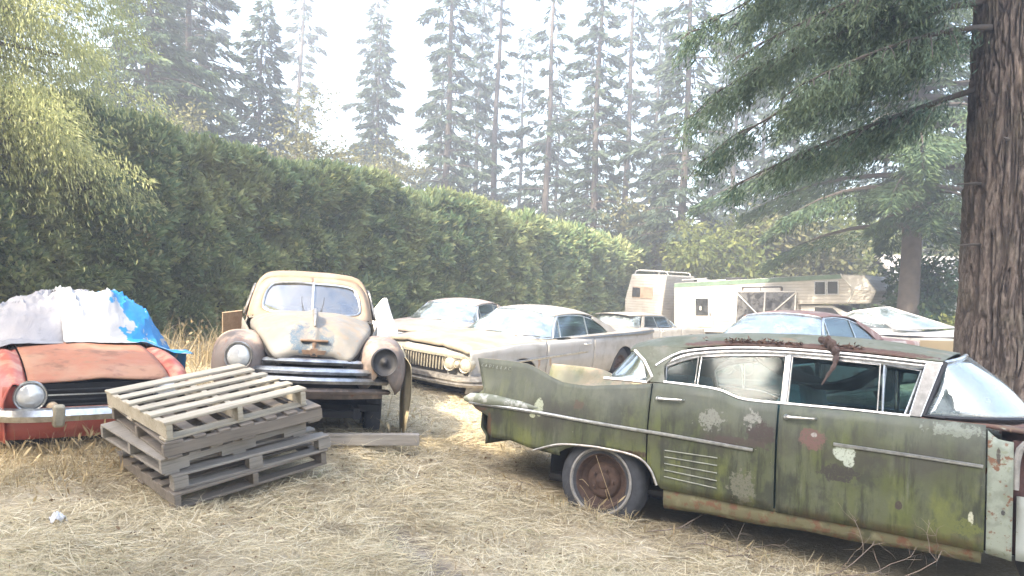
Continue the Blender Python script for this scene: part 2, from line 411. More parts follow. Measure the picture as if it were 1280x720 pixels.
# ------------------------------------------------------------------ vehicle pieces
def wheel(parent, c, rad=.36, w=.2, side=-1, tyre='rubber', rim='rim_rust', ring=None, ringr=(.62, .72)):
    """side: -1 outer face towards -y"""
    wh = MB(); R0 = rad
    wh.lathe([(R0*.60, -w*.44), (R0*.72, -w*.5), (R0*.90, -w*.47), (R0*.98, -w*.34), (R0, 0), (R0*.98, w*.34), (R0*.90, w*.47), (R0*.72, w*.5), (R0*.60, w*.44), (R0*.58, 0), (R0*.60, -w*.44)], c, (0, 1, 0), 36)
    t = wh.build('wheel', M[tyre], parent, 50)
    rm = MB(); s = side
    rm.lathe([(R0*.61, s*w*.43), (R0*.585, s*w*.46), (R0*.55, s*w*.40), (R0*.52, s*w*.20), (R0*.40, s*w*.12), (R0*.36, s*w*.22), (R0*.30, s*w*.26), (R0*.18, s*w*.24), (R0*.14, s*w*.30), (.001, s*w*.33)], c, (0, 1, 0), 30)
    for k in range(5):
        a = k*2*math.pi/5; rm.lathe([(.012, 0), (.012, s*.02), (.001, s*.024)], (c[0]+R0*.24*math.cos(a), c[1]+s*w*.24, c[2]+R0*.24*math.sin(a)), (0, 1, 0), 6)
    rm.build('rim', M[rim], t, 35)
    if ring:
        rg = MB(); rg.lathe([(R0*ringr[0], s*(w*.462+.004)), (R0*(ringr[0]+ringr[1])/2, s*(w*.5+.007)), (R0*ringr[1], s*(w*.5+.004))], c, (0, 1, 0), 44)
        rg.build('whitewall', M[ring], t, 50, solid=.003)
    return t

def headlamp(parent, c, r, d=(1, 0, 0), lens='lens', ring='chrome_rusty', name='headlight', depth=.1):
    d = Vector(d).normalized()
    b = MB(); b.lathe([(r*.98, -depth), (r*1.12, -depth*.4), (r*1.14, 0), (r*1.08, .018), (r*.98, .012), (r*.95, -.012)], c, d, 32)
    o = b.build(name, M[ring], parent, 60)
    l = MB()
    if lens == 'lamp_dark': l.lathe([(r*.97, -.004), (r*.85, -.016), (r*.45, -.020), (r*.28, -.014), (r*.22, .008), (.001, .014)], c, d, 28)
    else: l.lathe([(r*.97, -.008), (r*.85, .012), (r*.5, .03), (.001, .036)], c, d, 28)
    l.build('lens', M[lens], o, 60)
    return o

def side_panel(x0, x1, zb, zt, W, prof, nx=24, nz=9, s=-1, xl=None):
    """grid of a body side between x0 and x1"""
    G = np.zeros((nx, nz, 3))
    for i, x in enumerate(np.linspace(x0, x1, nx)):
        for j, v in enumerate(np.linspace(0, 1, nz)):
            z = float(zb(x)+(zt(x)-zb(x))*v); xx = x
            if xl is not None: xx = x1-(x1-x)*(x1-float(xl(z)))/(x1-x0)
            G[i, j] = (xx, s*float(W(x))*float(prof(z)), z)
    return G

def seat(parent, x, z, w, mat, y=0, name='seat', h=.55, tilt=.22):
    b = MB()
    sec = []
    for k, (dx, hz) in enumerate([(.0, 0), (-.05, h*.3), (-.1, h*.7), (-.14, h), ]):
        pass
    prof = [(.55, 0), (.57, .10), (.50, .17), (.12, .16), (.04, .22), (-tilt*.5, h*.8), (-tilt*.66, h), (-tilt*.9, h+.01), (-tilt-.08, h*.85), (-.16, .1), (-.14, 0)]
    G = np.array([[(x+px*sx, y+yy, z+pz*sz) for px, pz in prof] for yy, sx, sz in [(-w/2, .96, .95), (-w/2+.04, 1, 1), (-w*.03, 1, 1), (0, .98, .985), (w*.03, 1, 1), (w/2-.04, 1, 1), (w/2, .96, .95)]])
    b.grid(G, closed=True); b.poly(G[0][::-1]); b.poly(G[-1])
    return b.build(name, M[mat], parent, 50)

def steering(parent, c, r=.2, tilt=60, mat='dark'):
    d = Vector((-math.sin(R(tilt)), 0, math.cos(R(tilt)))); a = Vector((0, 1, 0)); e = d.cross(a)
    b = MB()
    ring = [Vector(c)+(a*math.cos(t)+e*math.sin(t))*r for t in np.linspace(0, 2*math.pi, 28, endpoint=False)]
    b.tube([tuple(v) for v in ring], .012, 6, closed=True)
    for t in (0, math.pi, math.pi*1.5): b.tube([tuple(Vector(c)), tuple(Vector(c)+(a*math.cos(t)+e*math.sin(t))*r)], .009, 5)
    b.tube([c, tuple(Vector(c)-d*.5)], .02, 6)
    return b.build('steering_wheel', M[mat], parent, 40)

def text_mesh(name, body, size, mat, parent, loc, rot, extrude=.003, shear=0., sx=1.):
    cu = bpy.data.curves.new(name, 'FONT'); cu.body = body; cu.size = size; cu.extrude = extrude; cu.shear = shear; cu.resolution_u = 3
    tmp = bpy.data.objects.new(name+'_source', cu); COL.objects.link(tmp)
    dg = bpy.context.evaluated_depsgraph_get()
    me = bpy.data.meshes.new_from_object(tmp.evaluated_get(dg)); me.name = name
    bpy.data.objects.remove(tmp)
    o = link_mesh(name, me, mat, parent); o.location = loc; o.rotation_euler = rot; o.scale = (sx, 1, 1)
    return o

M['fin_letter'] = plain('dull_chrome_script', (.30, .31, .27), .45, .4, .3, 30, 0)
M['louvre'] = plain('dirty_louvre_chrome', (.20, .21, .165), .5, .3, .4, 20, .1)
# ------------------------------------------------------------------ green finned sedan (nearest)
def green_sedan():
    yaw, pit, rol = R(-30.7), R(-.9), R(-5.7)
    HW = .86
    Mx = Matrix.Rotation(yaw, 3, 'Z') @ Matrix.Rotation(pit, 3, 'Y') @ Matrix.Rotation(rol, 3, 'X')
    loc = Vector((.72, 6.07, -.21)) + Mx @ Vector((0, HW, 0))
    T = thing('finned_sedan', 'mossy green finned four-door sedan sunk in the grass in front of the tree trunk', 'car', loc, (rol, pit, yaw))
    W = tab([(-1.35, .80), (-.6, .855), (0, .86), (2.6, .86), (3.1, .85), (3.6, .80)])
    P = tab([(.2, .925), (.36, .955), (.6, .985), (.78, 1.0), (.95, .985), (1.09, .955), (1.17, .94), (1.26, .925)])
    zt = tab([(-1.35, 1.245), (-1.2, 1.245), (-.80, 1.23), (-.67, 1.19), (-.53, 1.13), (-.39, 1.095), (-.19, 1.09), (.01, 1.11), (.3, 1.14), (.49, 1.165), (.77, 1.16), (.94, 1.145), (1.12, 1.09), (2.3, 1.085), (2.66, 1.08), (3.6, 1.02)])
    zb = tab([(-1.35, .56), (-1.09, .56), (-.95, .52), (-.62, .495), (-.58, .52), (-.32, .59), (-.09, .605), (.02, .605), (.25, .59), (.37, .56), (.45, .49), (.50, .40), (.53, .36), (.94, .345), (1.36, .325), (2.08, .31), (2.66, .285), (2.8, .26), (3.6, .26)], False)
    xl = tab([(.49, -.86), (.56, -1.06), (.60, -1.10), (.75, -1.10), (.80, -1.25), (.87, -1.33), (.91, -1.30), (.94, -1.16), (1.0, -1.19), (1.25, -1.29)], False)
    pw = lambda x, z, s=-1: s*float(W(x))*float(P(z))
    gp = [((-1.08, -.84, .66), (.025, .2, .11), (.10, .055, .03), .7), ((-.92, -.84, .53), (.16, .2, .018), (.10, .055, .03), .8), ((-1.2, -.84, .80), (.10, .2, .015), (.09, .055, .035), .8), ((.3, -.84, .60), (.12, .2, .02), (.07, .045, .03), .9), ((-.57, -.85, .875), (.04, .2, .075), (.36, .39, .28), .55), ((-.74, -.85, .87), (.045, .2, .035), (.27, .29, .18), .5),
          ((-.62, -.85, .80), (.03, .2, .02), (.4, .43, .3), .3), ((-.2, -.85, .93), (.05, .2, .03), (.095, .07, .05), .9)]
    body_m = green_paint('green_body_paint', gp)
    rd_m = green_paint('green_rear_door_paint', [((1.27, -.85, .86), (.10, .2, .09), (.060, .046, .040), .6), ((1.1, -.85, .79), (.25, .2, .03), (.075, .058, .048), .7), ((.9, -.84, .93), (.09, .2, .06), (.20, .205, .17), 1.1), ((1.2, -.84, .96), (.05, .2, .05), (.24, .24, .21), 1.2), ((1.15, -.85, .45), (.08, .2, .12), (.15, .15, .11), 1.0)])
    fd_m = green_paint('green_front_door_paint', [((1.62, -.85, .87), (.085, .2, .07), (.145, .085, .072), .5), ((1.63, -.85, .90), (.02, .2, .015), (.32, .30, .27), .6), ((1.83, -.85, .80), (.07, .2, .055), (.42, .46, .38), .25), ((1.86, -.85, .745), (.035, .2, .04), (.42, .46, .38), .25),
        ((1.8, -.85, .66), (.12, .2, .05), (.05, .045, .038), .8), ((2.17, -.85, .50), (.022, .2, .028), (.06, .045, .04), .2), ((2.58, -.85, .48), (.015, .2, .04), (.5, .5, .38), .4), ((2.5, -.85, .42), (.13, .2, .05), (.13, .145, .05), .8),
        ((2.5, -.82, 1.03), (.16, .2, .035), (.20, .22, .18), 1.1)])
    # deck with fins
    zd = tab([(-1.3, .97), (-.9, 1.02), (-.4, 1.06), (0, 1.09), (.3, 1.13), (.5, 1.15)])
    ys = np.array([-1, -.985, -.965, -.93, -.89, -.84, -.75, -.55, -.28, 0, .28, .55, .75, .84, .89, .93, .965, .985, 1])
    G = np.zeros((30, len(ys), 3))
    for i, x in enumerate(np.linspace(-1.35, .42, 30)):
        zz = float(zt(x)); xx = .42-(.42-x)*(.42-float(xl(zz)))/(.42+1.35) if x < .42 else x
        hw = float(W(x))*float(P(zz))
        for j, t in enumerate(ys):
            a = abs(t); d = float(zd(x))+.03*(1-a*a)
            k = min(1, max(0, (a-.80)/.2)); k = k*k*(3-2*k) if zz > d else k
            G[i, j] = (xx + (0 if a > .8 else (-.02 if i == 0 else 0)), t*hw, d*(1-k)+zz*k)
    b = MB().grid(G)
    dk = paint('trunk_lid_paint', (.15, .165, .12), [((.09, .10, .05), 3, .45, .65, None)], dust=((.36, .27, .18), .55), rough=(.6, .9))
    b.build('trunk_deck', dk, T, 45, solid=.008)
    # quarter panels
    for s in (-1, 1):
        q = MB().grid(side_panel(-1.35, .405, zb, zt, W, P, 44, 16, s, xl), flip=s > 0)
        q.build('rear_quarter', body_m, T, 45, solid=.007)
        d = MB().grid(side_panel(.417, 1.372, zb, zt, W, P, 34, 12, s), flip=s > 0).build('rear_door', rd_m, T, 45, solid=.008)
        f = MB().grid(side_panel(1.387, 2.652, zb, zt, W, P, 34, 12, s), flip=s > 0).build('front_door', fd_m, T, 45, solid=.008)
        # louvres on the rear door
        for k in range(5):
            z0 = .655-.05*k; z1 = .655-.056*k-.004
            l = MB(); pts = [(x, pw(x, z0+(z1-z0)*t, s)+s*.006, z0+(z1-z0)*t) for t, x in zip(np.linspace(0, 1, 5), np.linspace(.56, .965, 5))]
            l.tube(pts, .0062, 6, 1.1); l.build('louvre', M['louvre'], d)
        for (x, z, par) in ((.50, 1.045, d), (1.46, 1.005, f)):
            h = MB(); yy = pw(x, z, s)
            h.tube([(x-.02, yy, z), (x-.02, yy+s*.03, z), (x+.02, yy+s*.035, z), (x+.17, yy+s*.03, z+.006), (x+.18, yy, z+.006)], [.012, .014, .012, .008, .007], 8)
            h.lathe([(.02, 0), (.02, s*.03), (.012, s*.042), (.001, s*.044)], (x-.02, yy, z), (0, 1, 0), 12)
            h.build('handle', M['chrome'], par)
        # mouldings
        for name, pts in (('side_moulding', [(-1.30, .845), (-.95, .84), (-.59, .83), (.08, .795), (.6, .775), (1.22, .742)]), ('side_moulding', [(1.76, .852), (2.2, .838), (2.64, .82)])):
            c = cr(pts, 24); mb = MB()
            mb.tube([(x, pw(x, z, s)+s*.010, z) for x, z in c], np.linspace(.016, .013, 24) if pts[0][0] < 0 else .012, 8, .7)
            mb.build(name, M['chrome'], T)
        # tail pod
        c = cr([(-.5, .86), (-.9, .875), (-1.2, .882), (-1.33, .878), (-1.37, .872)], 14)
        pod = MB().tube([(x, pw(max(x, -1.3), z, s)*.985, z) for x, z in c], np.interp(np.linspace(0, 1, 14), [0, .3, .7, .92, 1], [.01, .04, .058, .05, .02]), 12, .9)
        pod.build('tail_pod', M['chrome_rusty'] if s > 0 else paint('tail_pod_paint', (.16, .175, .13), [((.38, .39, .36), 9, .5, .6, None), ((.15, .17, .07), 5, .5, .65, None)]), T)
        # rocker
        rk = MB().grid(np.array([[(x, s*(HW*float(P(z))-(.012 if k else .03)), z) for k, z in enumerate((.215+.02*math.sin(x*9)*.3, .25, .29, float(zb(x))+.02))] for x in np.linspace(.55, 2.64, 26)]), flip=s > 0)
        rk.build('rocker_panel', paint('rocker_paint', (.15, .14, .075), [(RUST, 12, .5, .62, None), ((.23, .22, .13), 6, .5, .7, None), ((.08, .08, .04), 9, .52, .7, None)], rough=(.7, .9)), T, 45, solid=.006)
        # wheel arch lip
        c = cr([(-.60, .505), (-.45, .56), (-.32, .592), (-.09, .607), (.02, .607), (.25, .592), (.37, .562), (.45, .49), (.50, .38)], 26)
        MB().tube([(x, pw(x, z, s)+s*.004, z) for x, z in c], .011, 6).build('arch_trim', M['chrome_rusty'], T)
        # front fender remains
        pale = paint('bare_fender_paint', (.27, .30, .245), [((.20, .225, .18), 8, .45, .6, None), (RUST, 14, .56, .62, None), ((.2, .22, .15), 30, .6, .66, None)], blobs=[((2.75, -.85, .55), (.012, .3, .016), (.05, .05, .05), .1), ((2.72, -.85, .90), (.012, .3, .05), (.06, .05, .04), .3)], rough=(.6, .9))
        top = tab([(2.66, 1.0), (2.80, .93), (3.0, .9)])
        MB().grid(side_panel(2.662, 2.80, zb, tab([(2.66, 1.05), (2.72, 1.0), (2.8, .99)]), W, P, 6, 14, s), flip=s > 0).build('front_fender', pale, T, 45, solid=.008)
        inner = MB().grid(np.array([[(x, s*(HW-.10-.03*math.sin((x-2.8)*9)), z) for z in np.linspace(.30, 1.0, 12)] for x in np.linspace(2.80, 3.55, 14)]), flip=s > 0)
        inner.bar((2.84, s*(HW-.085), .55), (3.2, s*(HW-.085), .98), .02, .03); inner.bar((2.84, s*(HW-.085), .98), (3.2, s*(HW-.085), .55), .02, .03)
        inner.build('inner_fender', M['rust_purple'], T, 45, solid=.01)
        lip = MB().tube(cr([(2.81, s*HW*.97, .70), (2.82, s*HW*.97, .9), (2.86, s*HW*.97, .985), (3.0, s*HW*.97, 1.01), (3.5, s*HW*.93, .98)], 20), .022, 8)
        lip.build('arch_trim', M['whitewall'], T)
        MB().grid(np.array([[(x, s*(HW-.05), z) for z in np.linspace(.27, .66, 6)] for x in np.linspace(2.82, 3.3, 6)]), flip=s > 0).build('splash_panel', paint('white_panel', (.38, .41, .38), [((.35, .38, .33), 6, .5, .7, None), (RUST2, 12, .62, .68, None)]), T, 45, solid=.012)
    # cowl and rusted hood
    G = np.array([[(x, t*.80, 1.075-.03*(x-2.3)+.05*(1-t*t)+.012*vnoise((x*9, t*7, 1.))) for t in np.linspace(-1, 1, 22)] for x in np.linspace(2.28, 3.6, 26)])
    cw = paint('hood_rust', (.16, .085, .065), [((.10, .06, .05), 7, .4, .6, None), ((.36, .38, .31), 5, .60, .66, None), ((.3, .2, .15), 22, .55, .7, None)], dust=((.16, .11, .07), .35), rough=(.8, .95))
    MB().grid(G).build('hood', cw, T, 45, solid=.02)
    # tail panel and bumper
    G = np.array([[(-1.16-.05*(1-t*t)+(.06 if z < .6 else 0), t*.80, z) for z in np.linspace(.50, .99, 8)] for t in np.linspace(-1, 1, 18)])
    MB().grid(G).build('tail_panel', body_m, T, 45, solid=.01)
    bp = MB().sweep(cr([(-1.14, -.62, .52), (-1.22, -.5, .52), (-1.26, 0, .52), (-1.22, .5, .52), (-1.14, .62, .52)], 30), [(-.02, .0), (.05, .02), (.06, .1), (.03, .16), (-.02, .16)])
    bp.build('rear_bumper', M['chrome_rusty'], T, 40)
    # roof
    ze = tab([(.12, 1.40), (.4, 1.43), (.62, 1.46), (1, 1.50), (1.4, 1.51), (1.84, 1.505), (2.40, 1.47)])
    zc = tab([(.12, 1.485), (.28, 1.55), (.6, 1.60), (1.13, 1.635), (1.52, 1.64), (2.03, 1.62), (2.42, 1.555)])
    G = np.zeros((30, 25, 3))
    for i, x in enumerate(np.linspace(.14, 2.40, 30)):
        for j, t in enumerate(np.linspace(-1, 1, 25)):
            a = abs(t); hw = .655 if .4 < x < 2.2 else .655-.02*abs(min(x-.4, 0))/.26
            yy = t*hw if a < .9 else math.copysign(hw*(.9+.1*math.sin((a-.9)/.1*math.pi/2)), t)
            xs = x+(.10*(1-t*t) if x > 2.2 else 0)*(x-2.2)/.2-(.08*(1-t*t)*(0.4-x)/.26 if x < .4 else 0)
            G[i, j] = (xs, yy, float(ze(x))+(float(zc(x))-float(ze(x)))*(1-a**2.6))
    rb = [((x, s*.63, 1.53), (.40, .055, .05), (.105, .055, .04), .45) for x in (.75, 1.25, 1.75, 2.1) for s in (-1, 1)]
    rm = paint('roof_paint', (.155, .165, .125), [((.10, .11, .068), 2.6, .42, .66, None), ((.21, .215, .18), 5, .55, .72, None), ((.09, .095, .06), 14, .58, .72, None)], blobs=rb, dust=((.22, .17, .11), .15), rough=(.5, .8))
    roof = MB().grid(G).build('roof', rm, T, 50, solid=.012)
    yi = tab([(1.0, .79), (1.09, .775), (1.48, .645), (1.6, .61)], False)
    P3 = lambda pts, s, off=0.: [(x, s*(float(yi(z))+off), z) for x, z in pts]
    wt = [(.47, 1.285), (.58, 1.34), (.72, 1.385), (1.0, 1.42), (1.39, 1.44), (1.68, 1.435), (2.0, 1.42), (2.30, 1.40)]
    bl = [(.49, 1.17), (.77, 1.16), (.94, 1.145), (1.03, 1.115), (1.12, 1.093), (1.43, 1.09), (1.87, 1.09), (2.22, 1.085)]
    ftop = tab(wt); fbot = tab(bl)
    def pane(x0, x1, n=9, slant=0.):
        up = [(x+slant*.5, float(ftop(x+slant*.5))) for x in np.linspace(x0, x1, n)]; dn = [(x-slant*.5, float(fbot(x-slant*.5))) for x in np.linspace(x1, x0, n)]
        return up+dn
    for s in (-1, 1):
        for nm, pts in (('quarter_glass', [(.50, 1.175)]+[(x, float(ftop(x))) for x in np.linspace(.485, .73, 6)]+[(.735, 1.163)]), ('rear_door_glass', pane(.755, 1.385)), ('front_door_glass', pane(1.43, 2.02)), ('vent_glass', [(2.05, float(ftop(2.05))), (2.28, 1.40), (2.19, 1.088), (2.05, 1.09)])):
            pp = P3(pts, s); g = MB().poly(pp if s < 0 else pp[::-1]).build(nm, M['glass'], T, 0, solid=.005)
            fr = MB().tube(P3(pts, s, .006)+[], .011 if nm != 'vent_glass' else .016, 6, .6, closed=True); fr.build('window_frame', M['chrome'], g)
        # header band, belt band and pillars
        up = cr([(.40, 1.30), (.50, 1.375), (.62, 1.43), (1.0, 1.482), (1.38, 1.495), (1.84, 1.485), (2.40, 1.455)], 28)
        lo = cr(wt, 28)
        hb = MB().grid(np.array([P3(list(lo), s, .0), P3([(a[0]*.5+b2[0]*.5, a[1]*.5+b2[1]*.5) for a, b2 in zip(lo, up)], s, .010), P3(list(up), s, .006)]), flip=s > 0)
        hb.build('window_header', M['chrome'], T, 40, solid=.006)
        MB().tube(P3(list(up), s, .018), .012, 6).build('drip_rail', M['chrome'], roof)
        MB().tube([(x, s*(float(yi(z))+.022), z+.004) for x, z in cr(bl, 30)], .014, 6, .8).build('belt_trim', M['chrome'], T)
        cpil = [(.17, 1.42), (.27, 1.33), (.345, 1.22), (.34, 1.165), (.50, 1.165), (.475, 1.25), (.47, 1.30), (.53, 1.375), (.64, 1.45), (.30, 1.45)]
        pp = P3(cpil, s, .008); MB().poly(pp if s < 0 else pp[::-1]).build('rear_pillar', rm, T, 0, solid=.03)
        MB().tube(P3([(.20, 1.41), (.30, 1.33), (.385, 1.21), (.35, 1.16), (.2, 1.165), (-.02, 1.165)], s, .02), .016, 6).build('rear_window_trim', M['chrome'], T)
        MB().bar(P3([(1.408, 1.445)], s, .004)[0], P3([(1.408, 1.09)], s, .004)[0], .04, .03, (1, 0, 0)).build('centre_pillar', M['chrome'], T, bevel=.004)
        ap = P3([(2.30, 1.46), (2.40, 1.46), (2.285, 1.085), (2.21, 1.085)], s, .012); MB().poly(ap if s < 0 else ap[::-1]).build('windscreen_pillar', M['chrome'], T, 0, solid=.035, bevel=.006)
        MB().tube(P3([(2.415, 1.47), (2.345, 1.25), (2.30, 1.10), (2.42, 1.10)], s, .012), .016, 6).build('windscreen_seal', M['rubber_seal'], T)
    # windscreen and rear window
    bt = [(2.30, -.775, 1.098), (2.52, -.76, 1.105), (2.74, -.68, 1.12), (2.92, -.40, 1.135), (2.98, 0, 1.14)]
    tp = [(2.41, -.64, 1.468), (2.45, -.60, 1.482), (2.50, -.48, 1.505), (2.53, -.25, 1.54), (2.54, 0, 1.55)]
    full = lambda L: L+[(x, -y, z) for x, y, z in L[-2::-1]]
    G = loft([full(bt), [((a[0]+c[0])/2+.03, (a[1]+c[1])/2, (a[2]+c[2])/2+.01) for a, c in zip(full(bt), full(tp))], full(tp)], 41, 9)
    ws = MB().grid(G).build('windscreen', M['glass_hazy'], T, 60, solid=.006)
    MB().tube(G[0], .014, 6).build('windscreen_seal', M['rubber_seal'], ws); MB().tube(G[-1], .014, 6).build('windscreen_trim', M['chrome'], ws)
    bt = [(.36, -.745, 1.165), (.15, -.71, 1.165), (-.04, -.6, 1.165), (-.16, -.3, 1.15), (-.2, 0, 1.14)]
    tp = [(.27, -.64, 1.40), (.2, -.6, 1.41), (.12, -.45, 1.44), (.06, -.2, 1.475), (.05, 0, 1.48)]
    G = loft([full(bt), full(tp)], 35, 7, False)
    MB().grid(G, flip=True).build('rear_window', M['glass_hazy'], T, 60, solid=.006)
    # inside
    MB().grid(np.array([[(x, y, .30) for y in (-.70, .70)] for x in (-.5, 3.4)])).build('floor_pan', M['black'], T, 0, solid=.04)
    MB().grid(np.array([[(.30, y, z) for y in (-.74, .74)] for z in (.3, 1.13)])).build('rear_bulkhead', M['dark'], T, 0, solid=.02)
    MB().grid(np.array([[(2.55, y, z) for y in (-.75, .75)] for z in (.3, 1.06)])).build('dashboard', M['dark'], T, 0, solid=.12)
    for s in (-1, 1):
        MB().grid(np.array([[(x, s*.72, z) for z in (.34, 1.06)] for x in (.62, 2.6)])).build('door_lining', M['seat'], T, 0, solid=.02)
        MB().grid(np.array([[(x, s*.44, z) for z in (.22, .95)] for x in (-.62, .62)])).build('wheel_well', M['black'], T, 0, solid=.02)
    seat(T, .62, .45, 1.3, 'seat', h=.78, name='rear_seat'); seat(T, 1.62, .45, 1.3, 'seat', h=.78, name='front_seat')
    steering(T, (2.2, .36, 1.06), .21, 55)
    # sagging headliner
    G = np.array([[(x, y, 1.50-.30*max(0, math.sin((x-1.05)*2.9))*(1-.4*abs(y))-.04*vnoise((x*5, y*5, 2.))) for y in np.linspace(-.58, .58, 14)] for x in np.linspace(.95, 2.2, 18)])
    MB().grid(G).build('headliner', M['dark'], T, 50, solid=.01)
    # wheels: sunk rear, hidden front
    for s in (-1, 1):
        wheel(T, (.02, s*(HW-.16), .335), .37, .21, s, 'rubber_blue', 'rim_rust', 'whitewall', (.665, .735))
        wheel(T, (3.18, s*(HW-.26), .30), .36, .2, s)
    MB().tube([(.02, -.7, .33), (.02, .7, .33)], .05, 10).build('rear_axle', M['black'], T)
    # chrome name on the fin
    for k, ch in enumerate('CADILLAC'):
        x = -1.235+.043*k; z = 1.187-.002*k
        text_mesh('fin_letter', ch, .036, M['fin_letter'], T, (x, pw(x, z)-.007, z-.012), (R(90-8), 0, 0), .002, .2, 1.0)
    return T
green_sedan()
# ------------------------------------------------------------------ low late-fifties hardtops
def hardtop(name, label, paints, loc, rot, scale, group, flat=False, lamps=True, fin=None, detail=True):
    body_m, top_m, roof_m = paints
    T = thing(name, label, 'car', loc, rot, scale, group)
    W = tab([(-2.85, .84), (-2.4, .94), (-1, .975), (1, .975), (2.1, .955), (2.5, .93), (2.72, .87)])
    P = tab([(.2, .92), (.45, .975), (.62, 1.0), (.70, .985), (.82, .99), (.95, .955)])
    zt = tab([(-2.85, .90), (-2.0, .94), (-1.2, .94), (0, .93), (1, .93), (2, .915), (2.5, .895), (2.72, .87)])
    def zb(x):
        z = .27
        for xa in (1.62, -1.52):
            if abs(x-xa) < .42: z = max(z, .32+math.sqrt(.42**2-(x-xa)**2)*.92)
        return z
    pw = lambda x, z, s=1: s*float(W(x))*float(P(z))
    for s in (-1, 1):
        for nm, a, b, n in (('rear_quarter', -2.85, -.42, 44), ('door', -.408, .985, 20), ('front_fender', 1.0, 2.72, 40)):
            q = MB().grid(side_panel(a, b, zb, zt, W, P, n, 12, s), flip=s > 0).build(nm, body_m, T, 40, solid=.007)
            if nm == 'door':
                h = MB(); x, z = -.27, .83; yy = pw(x, z, s)
                h.tube([(x, yy, z), (x, yy+s*.03, z), (x+.16, yy+s*.03, z), (x+.17, yy, z)], .011, 6); h.build('handle', M['chrome'], q)
        c = cr([(-.2, .70), (.4, .692), (1.0, .682), (1.9, .665)], 18) if not flat else cr([(-1.6, .66), (0, .65), (1.2, .64), (2.3, .62)], 18)
        MB().tube([(x, pw(x, z, s)+s*.012, z) for x, z in c], .017, 8, .6).build('side_moulding', M['chrome'], T)
        MB().grid(np.array([[(x, s*(.975*float(P(z))-.02), z) for z in (.19, .23, .285)] for x in np.linspace(-1.08, 1.18, 8)]), flip=s > 0).build('rocker_panel', body_m, T, 40, solid=.006)
        MB().grid(np.array([[(x, s*.52, z) for z in (.2, .9)] for x in (-2.6, -1.0)]+[[(x, s*.52, z) for z in (.2, .85)] for x in (-1.0, 2.5)])).build('wheel_well', M['black'], T, 0, solid=.02)
    # hood, cowl, deck
    t = np.linspace(-1, 1, 25)
    def deck(x0, x1, n, crown, lip=0.):
        return np.array([[(x+lip*(1-k*k), k*pw(x, float(zt(x))), float(zt(x))+crown*(1-k*k)+(.018*math.exp(-(abs(k)-.42)**2/.004) if x > 1 else 0)-.02*math.exp(-(abs(k)-.9)**2/.002)) for k in t] for x in np.linspace(x0, x1, n)])
    G = deck(.99, 2.70, 24, .05, .05); G = np.concatenate([G, G[-1:]+np.array([.012, 0, -.035])[None, None]])
    MB().grid(G).build('hood', top_m, T, 45, solid=.01)
    MB().grid(deck(-2.85, -1.15, 16, .045, -.05)).build('trunk_lid', top_m, T, 45, solid=.01)
    MB().grid(deck(.55, .985, 6, .04)).build('cowl', top_m, T, 45, solid=.008)
    if fin:
        for s in (-1, 1):
            secs = []
            for x, h, o, z in ((.3, .005, 0, .935), (-.6, .03, .02, .945), (-1.6, .055, .05, .96), (-2.4, .07, .07, .97), (-2.8, .075, .07, .965), (-2.87, .04, .04, .95)):
                y = float(W(x))*.955
                secs.append([(x, s*(y-.16), z+.01), (x, s*(y+o*.5), z+.025), (x, s*(y+o), z+.01), (x, s*(y+o), z-h*.4), (x, s*(y+.01), z-h*1.4), (x, s*(y-.16), z-h)])
            G = loft(secs, 12, 20, True); mb = MB().grid(G, closed=True, flip=s < 0); mb.poly(G[-1])
            f = mb.build('tail_fin', fin, T, 40)
            c = [(x, s*(float(W(x))*.955+o+.004), z-h*.55) for x, h, o, z in ((.2, .01, 0, .935), (-.6, .03, .02, .945), (-1.6, .055, .05, .96), (-2.4, .07, .07, .97), (-2.8, .075, .07, .965))]
            MB().tube(cr(c, 16), np.linspace(.008, .034, 16), 8, .35).build('fin_trim', M['chrome_blue'], f)
    # front
    G = np.array([[(2.66+.07*(1-k*k)-.02*(z < .5), k*.875, z) for z in np.linspace(.34, .86, 8)] for k in np.linspace(-1, 1, 20)])
    MB().grid(G, flip=True).build('front_panel', body_m, T, 40, solid=.01)
    G = np.array([[(-2.84-.06*(1-k*k), k*.845, z) for z in np.linspace(.34, .93, 8)] for k in np.linspace(-1, 1, 20)])
    MB().grid(G).build('rear_panel', body_m, T, 40, solid=.01)
    bsec = [(-.02, 0), (.05, .015), (.065, .05), (.03, .075), (.06, .10), (.05, .15), (-.02, .165)]
    pf = cr([(2.35, -.97, .36), (2.62, -.96, .36), (2.80, -.74, .36), (2.86, 0, .36), (2.80, .74, .36), (2.62, .96, .36), (2.35, .97, .36)], 36)
    MB().sweep(pf, bsec).build('front_bumper', M['chrome_rusty'], T, 40)
    pr_ = cr([(-2.5, .96, .36), (-2.78, .95, .36), (-2.98, .70, .36), (-3.02, 0, .36), (-2.98, -.7, .36), (-2.78, -.95, .36), (-2.5, -.96, .36)], 36)
    MB().sweep(pr_, bsec).build('rear_bumper', M['chrome_rusty'], T, 40)
    if lamps:
        gb = MB()
        gb.grid(np.array([[(2.735+.03*(1-(y/.5)**2), y, z) for z in (.545, .76)] for y in np.linspace(-.44, .44, 9)]), flip=True)
        g = gb.build('grille', M['grille_dark'], T, 40, solid=.01)
        for k in range(15):
            y = -.40+.80*k/14; x = 2.755+.03*(1-(y/.5)**2)
            MB().box((x, y, .65), (.03, .022, .19)).build('grille_bar', M['grille_bar'], g, bevel=.004)
        MB().sweep([(2.77+.03*(1-(y/.5)**2), y, .755) for y in np.linspace(-.85, .85, 15)], [(-.01, 0), (.02, 0), (.02, .03), (-.01, .03)]).build('grille_trim', M['grille_bar'], g)
